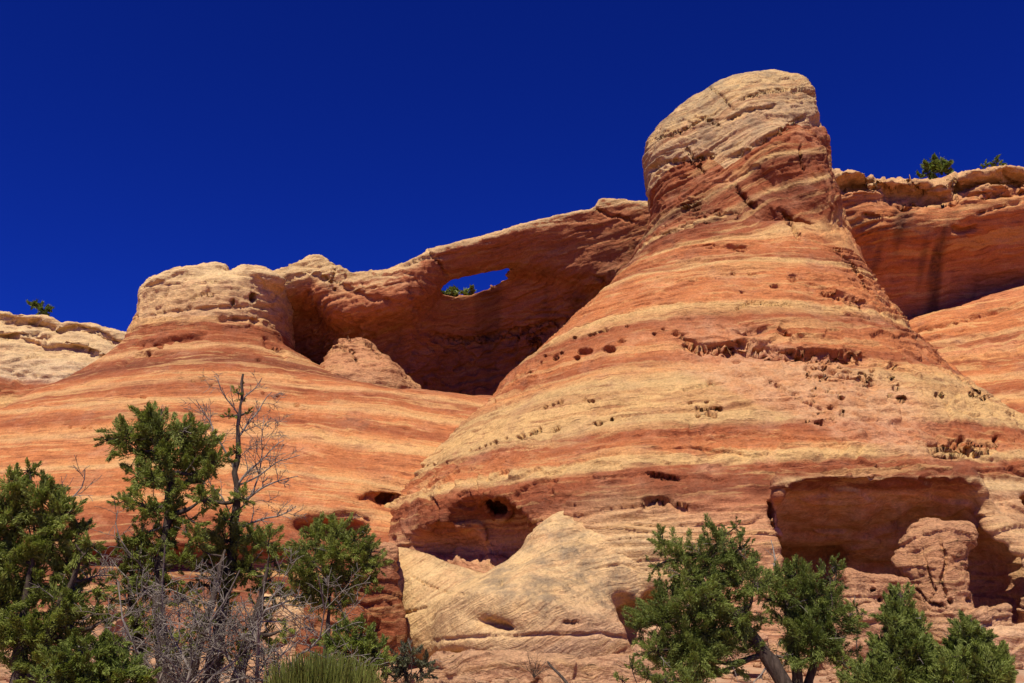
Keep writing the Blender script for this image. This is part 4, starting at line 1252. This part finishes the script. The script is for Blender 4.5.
# rim bushes far up on the rock
tree('rim_juniper', 84.5, [(938, 190), (938, 172)], [(932, 170, 9), (942, 168, 10), (936, 164, 7), (924, 175, 6), (947, 173, 6)], 'round dark juniper on the rim of the right-hand cliff', 'tree', 61, 0.2, mat_leaf_dark, 1.6, (0.5, 0.16), limb_r=0.08, rooted=True)
tree('rim_juniper', 84.5, [(995, 180), (994, 168)], [(995, 164, 6), (986, 166, 4), (1000, 165, 4)], 'small bush tucked behind the rim of the right-hand cliff near the photo edge', 'bush', 62, 0.12, mat_leaf_dark, 1.6, (0.4, 0.13), limb_r=0.06, rooted=True)
tree('rim_juniper', 97.0, [(42, 325), (42, 312)], [(40, 309, 8), (46, 310, 6), (34, 306, 5), (50, 314, 5)], 'lone bush on the distant pale slickrock bench', 'bush', 63, 0.2, mat_leaf_dark, 1.2, (0.5, 0.15), limb_r=0.08, rooted=True)
tree('rim_juniper', 80.0, [(459, 300), (459, 294)], [(452, 293, 8), (462, 290, 8), (470, 291, 7), (444, 295, 6)], 'green bush seen through the opening of the arch', 'bush', 64, 0.15, mat_leaf_dark, 1.6, (0.45, 0.15), limb_r=0.06, rooted=True)

# right-hand group
tree('leaning_juniper', 17.0, [(800, 712), (772, 662), (742, 622), (718, 598), (698, 576), (684, 560)],
     [(664, 543, 13), (657, 566, 11), (679, 556, 17), (668, 588, 13), (722, 542, 17), (709, 560, 21), (740, 548, 12), (733, 572, 24), (755, 585, 18), (700, 588, 23), (686, 572, 16),
      (664, 618, 24), (690, 632, 27), (714, 612, 22), (725, 645, 24), (742, 614, 20), (640, 628, 13), (700, 660, 26), (656, 650, 17), (672, 668, 20), (735, 528, 9), (752, 562, 11)],
     'juniper with twisted trunk leaning left across the cream buttress', 'tree', 11, 0.21, mat_leaf_dark, 1.0, tone=(0.35, 0.9),
     dead=[(742, 622, 690, 600, 0.02, 1), (772, 662, 752, 690, 0.02, 1)])
tree('upright_juniper', 17.6, [(800, 712), (797, 660), (786, 610), (778, 570)],
     [(800, 578, 20), (783, 592, 18), (812, 598, 20), (830, 580, 12), (836, 566, 9), (826, 612, 22), (795, 620, 20), (812, 640, 24), (838, 634, 16), (790, 655, 20), (832, 655, 20), (845, 612, 10), (775, 575, 8), (768, 600, 12)],
     'dark upright juniper in front of the shelter, right of the leaning trunk', 'tree', 12, 0.17, mat_leaf_dark, 1.0, tone=(0.3, 0.8), extra_trunks=[[(800, 700), (812, 660), (830, 620)]],
     dead=[(778, 570, 771, 540, 0.025, 0), (797, 660, 760, 664, 0.02, 1)])
def conifer(Y, ax, ay, w, bottom, label, seed):
    R = np.random.RandomState(seed)
    bl = []
    H = bottom - ay
    for q in range(30):
        t = (q + 0.5) / 30
        hw = w * (0.10 + 0.9 * t ** 0.75)
        for s in range(1 if t < 0.15 else 2 if t < 0.5 else 3):
            bl.append((ax + R.uniform(-1, 1) * hw * 0.8, ay + 6 + t * H + R.uniform(-4, 4), 7 + 8 * t ** 0.8))
    return tree('conical_juniper', Y, [(ax, bottom + 40), (ax, bottom - 20), (ax, ay + 25), (ax - 1, ay + 4)], bl, label, 'tree', seed, 0.10, mat_leaf_dark, 1.1, (0.06, 0.014), up=0.9, limb_r=0.02, tone=(0.4, 0.95), clump_k=0.5, Yj=2.2,
                group='conical young junipers')
conifer(15.0, 901, 588, 42, 690, 'taller conical young juniper with dense green foliage below the pillar', 21)
conifer(14.6, 972, 616, 38, 690, 'shorter conical young juniper at the right of its taller twin', 22)
tree('small_shrub', 18.5, [(857, 650), (857, 615)], [(856, 607, 9), (862, 614, 7), (850, 614, 7)], 'small green shrub by the pink boulder inside the shelter', 'bush', 23, 0.03, mat_leaf, 1.2, limb_r=0.012)

# left-hand group
tree('broad_juniper', 12.5, [(14, 720), (20, 650), (28, 590), (34, 545)],
     [(16, 482, 17), (30, 470, 12), (4, 505, 24), (42, 500, 24), (62, 515, 20), (18, 525, 24), (50, 540, 26), (80, 530, 14), (84, 552, 15), (10, 560, 28), (68, 566, 22), (36, 580, 26), (0, 610, 30),
      (60, 605, 22), (90, 580, 10), (24, 640, 30), (-20, 540, 30), (-25, 610, 34), (70, 640, 24), (95, 610, 12), (45, 668, 28), (58, 498, 14), (90, 545, 13), (96, 590, 12), (72, 585, 18), (105, 620, 12)],
     'broad green juniper at the left edge of the grove', 'tree', 31, 0.17, mat_leaf, 0.9, grow=1.0, extra_trunks=[[(14, 700), (45, 640), (70, 585), (84, 555)]],
     dead=[(70, 585, 112, 575, 0.018, 2), (34, 545, 85, 470, 0.016, 1), (45, 640, 105, 600, 0.018, 2)])
tree('tall_juniper', 14.5, [(168, 715), (164, 650), (156, 600), (166, 545), (172, 490), (165, 450), (158, 425)],
     [(146, 424, 18), (162, 432, 20), (128, 436, 18), (110, 440, 10), (184, 432, 17), (200, 444, 17), (140, 452, 20), (166, 458, 20), (190, 462, 20), (212, 462, 14), (154, 480, 18), (180, 484, 18), (204, 482, 15), (138, 475, 14),
      (148, 508, 18), (172, 512, 16), (140, 535, 17), (165, 540, 16), (190, 520, 12), (155, 560, 17), (130, 556, 10), (182, 562, 15), (205, 500, 12), (126, 500, 10), (118, 545, 9), (196, 540, 14), (150, 590, 14), (185, 600, 12), (125, 590, 10), (140, 612, 14), (118, 640, 12), (198, 622, 12), (160, 642, 15), (180, 660, 16), (130, 665, 14), (120, 570, 13), (145, 575, 13), (170, 582, 13), (112, 600, 11), (150, 622, 13), (190, 640, 13)],
     'tallest living juniper with full dark green top, left of the half-dead one', 'tree', 32, 0.17, mat_leaf, 1.05, extra_trunks=[[(175, 700), (200, 640), (215, 590), (225, 550)], [(160, 700), (138, 640), (128, 590), (140, 545)]],
     dead=[(156, 600, 118, 510, 0.018, 1), (156, 600, 112, 560, 0.018, 1), (164, 650, 105, 560, 0.02, 2)])
tree('half_dead_juniper', 15.5, [(208, 715), (216, 650), (226, 590), (237, 530), (236, 470), (239, 420), (243, 374)],
     [(238, 393, 8), (228, 416, 6), (249, 412, 4), (236, 452, 9), (243, 498, 11), (226, 520, 13), (225, 542, 19), (250, 534, 14), (268, 545, 16), (246, 560, 17), (222, 572, 15), (275, 562, 9), (200, 560, 13), (262, 585, 12), (255, 605, 11), (278, 596, 9), (232, 622, 11), (250, 640, 12), (285, 630, 10), (210, 500, 11), (218, 545, 13), (235, 575, 13), (205, 585, 12), (250, 570, 13), (270, 580, 12), (225, 600, 13), (268, 615, 12), (240, 655, 13), (215, 650, 12), (270, 650, 11)],
     'half-dead juniper whose bare grey branches fan out above a few green tufts', 'tree', 33, 0.16, mat_leaf, 1.0, extra_trunks=[[(225, 700), (250, 640), (262, 600), (268, 560)]],
     dead=[(236, 500, 298, 476, 0.028, 2), (237, 520, 296, 506, 0.024, 2), (236, 480, 284, 440, 0.024, 2), (238, 440, 272, 392, 0.02, 2), (236, 470, 196, 400, 0.022, 2), (239, 430, 214, 376, 0.016, 1), (240, 410, 262, 378, 0.014, 1),
           (237, 510, 264, 418, 0.018, 2), (237, 525, 205, 470, 0.018, 1), (236, 490, 300, 455, 0.018, 1)])
tree('round_juniper', 17.5, [(322, 712), (326, 660), (328, 620), (332, 585)],
     [(318, 538, 15), (336, 534, 16), (354, 540, 15), (370, 552, 13), (304, 548, 14), (296, 566, 12), (314, 562, 18), (338, 558, 18), (360, 566, 17), (376, 566, 9), (306, 586, 16), (328, 582, 18), (350, 588, 16), (368, 582, 11), (318, 604, 14), (340, 606, 13), (298, 600, 8)],
     'round bushy juniper with compact crown beside the red blocks', 'tree', 34, 0.12, mat_leaf, 1.15, grow=1.25, dead=[(326, 660, 372, 632, 0.014, 1), (326, 650, 290, 640, 0.014, 2)])
# bare grey thicket
def thicket(name, Y, stems, label, seed):
    R = np.random.RandomState(seed)
    bx = P(stems[0][0], 690, Y)
    gz = float(ground_h(bx[0], Y))
    root = empty(name, (float(bx[0]), Y, gz))
    tag(root, label, 'dead shrub')
    for (x, y, ex, ey, r) in stems:
        tb = Tubes()
        a = P(x, y, Y + R.uniform(-0.3, 0.3)); a[2] = max(float(ground_h(a[0], Y)) - 0.05, a[2] - 3) if y > 680 else a[2]
        e = P(ex, ey, Y + R.uniform(-0.6, 0.4))
        main = wander(R, a, e, 10, 0.09)
        rad = np.linspace(r, 0.007, 10)
        tb.add(main, rad, 6)
        L = np.linalg.norm(e - a)
        for q in range(int(9 + L * 5)):
            t = R.uniform(0.25, 0.98); ii = min(int(t * 9), 8)
            dd = main[ii + 1] - main[ii]; dd /= np.linalg.norm(dd)
            sd = np.cross(dd, R.normal(0, 1, 3)); sd /= np.linalg.norm(sd)
            twigs(tb, R, main[ii], dd * 0.5 + sd * 0.85, L * R.uniform(0.16, 0.34), rad[ii] * 0.6, 2, 0.85, 4, 5, R.uniform(-0.06, 0.03))
        tb.build('bare_branch', mat_dead, root)
thicket('dead_shrub', 12.2, [(200, 690, 118, 582, 0.04), (200, 690, 165, 545, 0.035), (205, 690, 240, 570, 0.04), (210, 690, 290, 600, 0.04), (205, 690, 300, 640, 0.035), (195, 690, 130, 640, 0.035), (205, 690, 220, 610, 0.03), (210, 690, 262, 640, 0.03), (196, 690, 170, 615, 0.03), (212, 690, 318, 575, 0.028)],
        'tangle of bare grey dead branches at the foot of the tall junipers', 41)
tree('low_juniper_shrub', 11.0, [(92, 720), (94, 690)], [(62, 668, 18), (84, 655, 18), (104, 660, 18), (124, 668, 17), (98, 680, 22), (70, 685, 18), (140, 682, 14), (46, 682, 14), (112, 645, 10), (76, 644, 10)],
     'low light green juniper shrub in the left corner', 'bush', 42, 0.06, mat_leaf_pale, 1.05, limb_r=0.02)
tree('leafy_shrub', 13.5, [(352, 715), (352, 680)], [(346, 630, 13), (334, 640, 13), (358, 640, 15), (374, 650, 13), (344, 655, 17), (366, 664, 15), (328, 660, 12), (384, 664, 10)],
     'bright green shrub below the round juniper', 'bush', 43, 0.04, mat_leaf_pale, 1.1, limb_r=0.015)
tree('grey_shrub', 14.5, [(408, 715), (408, 690)], [(398, 660, 10), (412, 656, 10), (424, 664, 10), (406, 672, 13), (388, 674, 10), (422, 676, 10), (392, 664, 7)],
     'sparse grey-green shrub in the shade by the buttress foot', 'bush', 44, 0.03, mat_leaf_grey, 0.7, (0.06, 0.016), limb_r=0.012)
tree('low_shrub', 16.5, [(640, 715), (640, 690)], [(632, 668, 9), (648, 674, 10), (664, 680, 12), (690, 684, 14), (622, 680, 7)],
     'dark low shrub at the base of the leaning juniper', 'bush', 45, 0.03, mat_leaf_dark, 0.9, limb_r=0.012)
tree('low_shrub', 15.8, [(868, 715), (868, 690)], [(858, 668, 10), (848, 678, 11), (842, 662, 7), (868, 684, 10)],
     'low green shrub between the upright and the conical junipers', 'bush', 46, 0.03, mat_leaf, 0.9, limb_r=0.012)

def broom(Y, x0, x1, ytop, label, seed, n=900):
    R = np.random.RandomState(seed)
    xm = (x0 + x1) / 2
    c = P(xm, 690, Y); gz = float(ground_h(c[0], Y))
    root = empty('broom_shrub', (float(c[0]), Y, gz))
    tag(root, label, 'bush')
    tb = Tubes()
    for q in range(n):
        t = R.uniform(-1, 1)
        bx = c[0] + t * (x1 - x0) * 0.28 * px2m(Y) + R.normal(0, 0.03); by = Y + R.uniform(-0.35, 0.35)
        top = P(xm + t * (x1 - x0) * 0.5 + R.normal(0, 5), ytop + 16 * t * t + R.uniform(0, 24), Y + R.uniform(-0.5, 0.5))
        a = np.array([bx, by, gz - 0.03])
        m = (a + top) / 2 + np.array([R.normal(0, .02), 0, 0.05])
        tb.add(np.array([a, m, top]), [0.006, 0.0055, 0.003], 3)
    V = np.concatenate(tb.V); Q = np.concatenate(tb.Q)
    link('stems', make_mesh('stems', V - np.array(root.location), Q, {'tone': np.repeat(R.uniform(0.1, 1, n), 9)}), mat_leaf_yel, root)
broom(10.5, 268, 378, 648, 'yellow-green broom-like shrub with upright stems, lowest at the front', 51)

# dry twigs and a fallen stick on the ledge
def dry_plant(px, py, Y, h, label, seed):
    R = np.random.RandomState(seed)
    c = P(px, py, Y)
    root = empty('dry_weed', c.tolist()); tag(root, label, 'dry plant')
    tb = Tubes()
    for q in range(9):
        twigs(tb, R, c, (R.normal(0, .5), R.normal(0, .3), 1), h * R.uniform(.6, 1), 0.012, 1, 0.6, 3, 4)
    tb.build('stems', mat_bark, root)
dry_plant(534, 678, 30.0, 0.8, 'dry brown weed sprouting in front of the pinkish ledge', 71)
R_ = np.random.RandomState(3)
st_root = empty('fallen_stick', P(560, 672, 29.5).tolist())
tag(st_root, 'dark fallen stick leaning on the pinkish stone ledge', 'stick')
tb_ = Tubes(); tb_.add(wander(R_, P(548, 662, 30.2), P(574, 690, 29.0), 8, 0.02), np.linspace(0.03, 0.05, 8), 6)
tb_.build('stick', mat_bark, st_root)

# loose stones at the foot of the rocks
def rubble(n, seed):
    R = np.random.RandomState(seed)
    Vs, Qs, k = [], [], 0
    base = np.array([(x, y, z) for x in (-1, 1) for y in (-1, 1) for z in (-1, 1)], float)
    qd = np.array([(0, 1, 3, 2), (4, 6, 7, 5), (0, 4, 5, 1), (2, 3, 7, 6), (0, 2, 6, 4), (1, 5, 7, 3)])
    for q in range(n):
        px = R.uniform(380, 1040) if q % 3 else R.uniform(-20, 400)
        Y = R.uniform(23, 37)
        c = P(px, 670, Y)
        r = R.uniform(0.06, 0.34) * (1 if q % 6 else 1.8)
        b = base * np.array([1, 0.8, 0.55]) * r * (1 + 0.3 * R.uniform(-1, 1, (8, 3)))
        a = R.uniform(0, 6.28); b = b @ np.array([[math.cos(a), -math.sin(a), 0], [math.sin(a), math.cos(a), 0], [0, 0, 1]])
        Vs.append(b + np.array([c[0], Y, float(ground_h(c[0], Y)) + r * 0.25])); Qs.append(qd + k); k += 8
    V, Q = subdivide(np.concatenate(Vs).astype(np.float32), np.concatenate(Qs).astype(np.int32), 1)
    V = V + vnormals(V, Q) * (0.04 * fbm(V * 3.0, 2))[:, None]
    z = np.zeros((len(V), 3), np.float32)
    o = link('rubble', make_mesh('rubble', V, Q, {'strata': V[:, 2], 'marks': z}), mat_block)
    tag(o, 'scattered loose sandstone fragments on the soil at the foot of the rocks', 'rubble', kind='stuff')
rubble(420, 5)
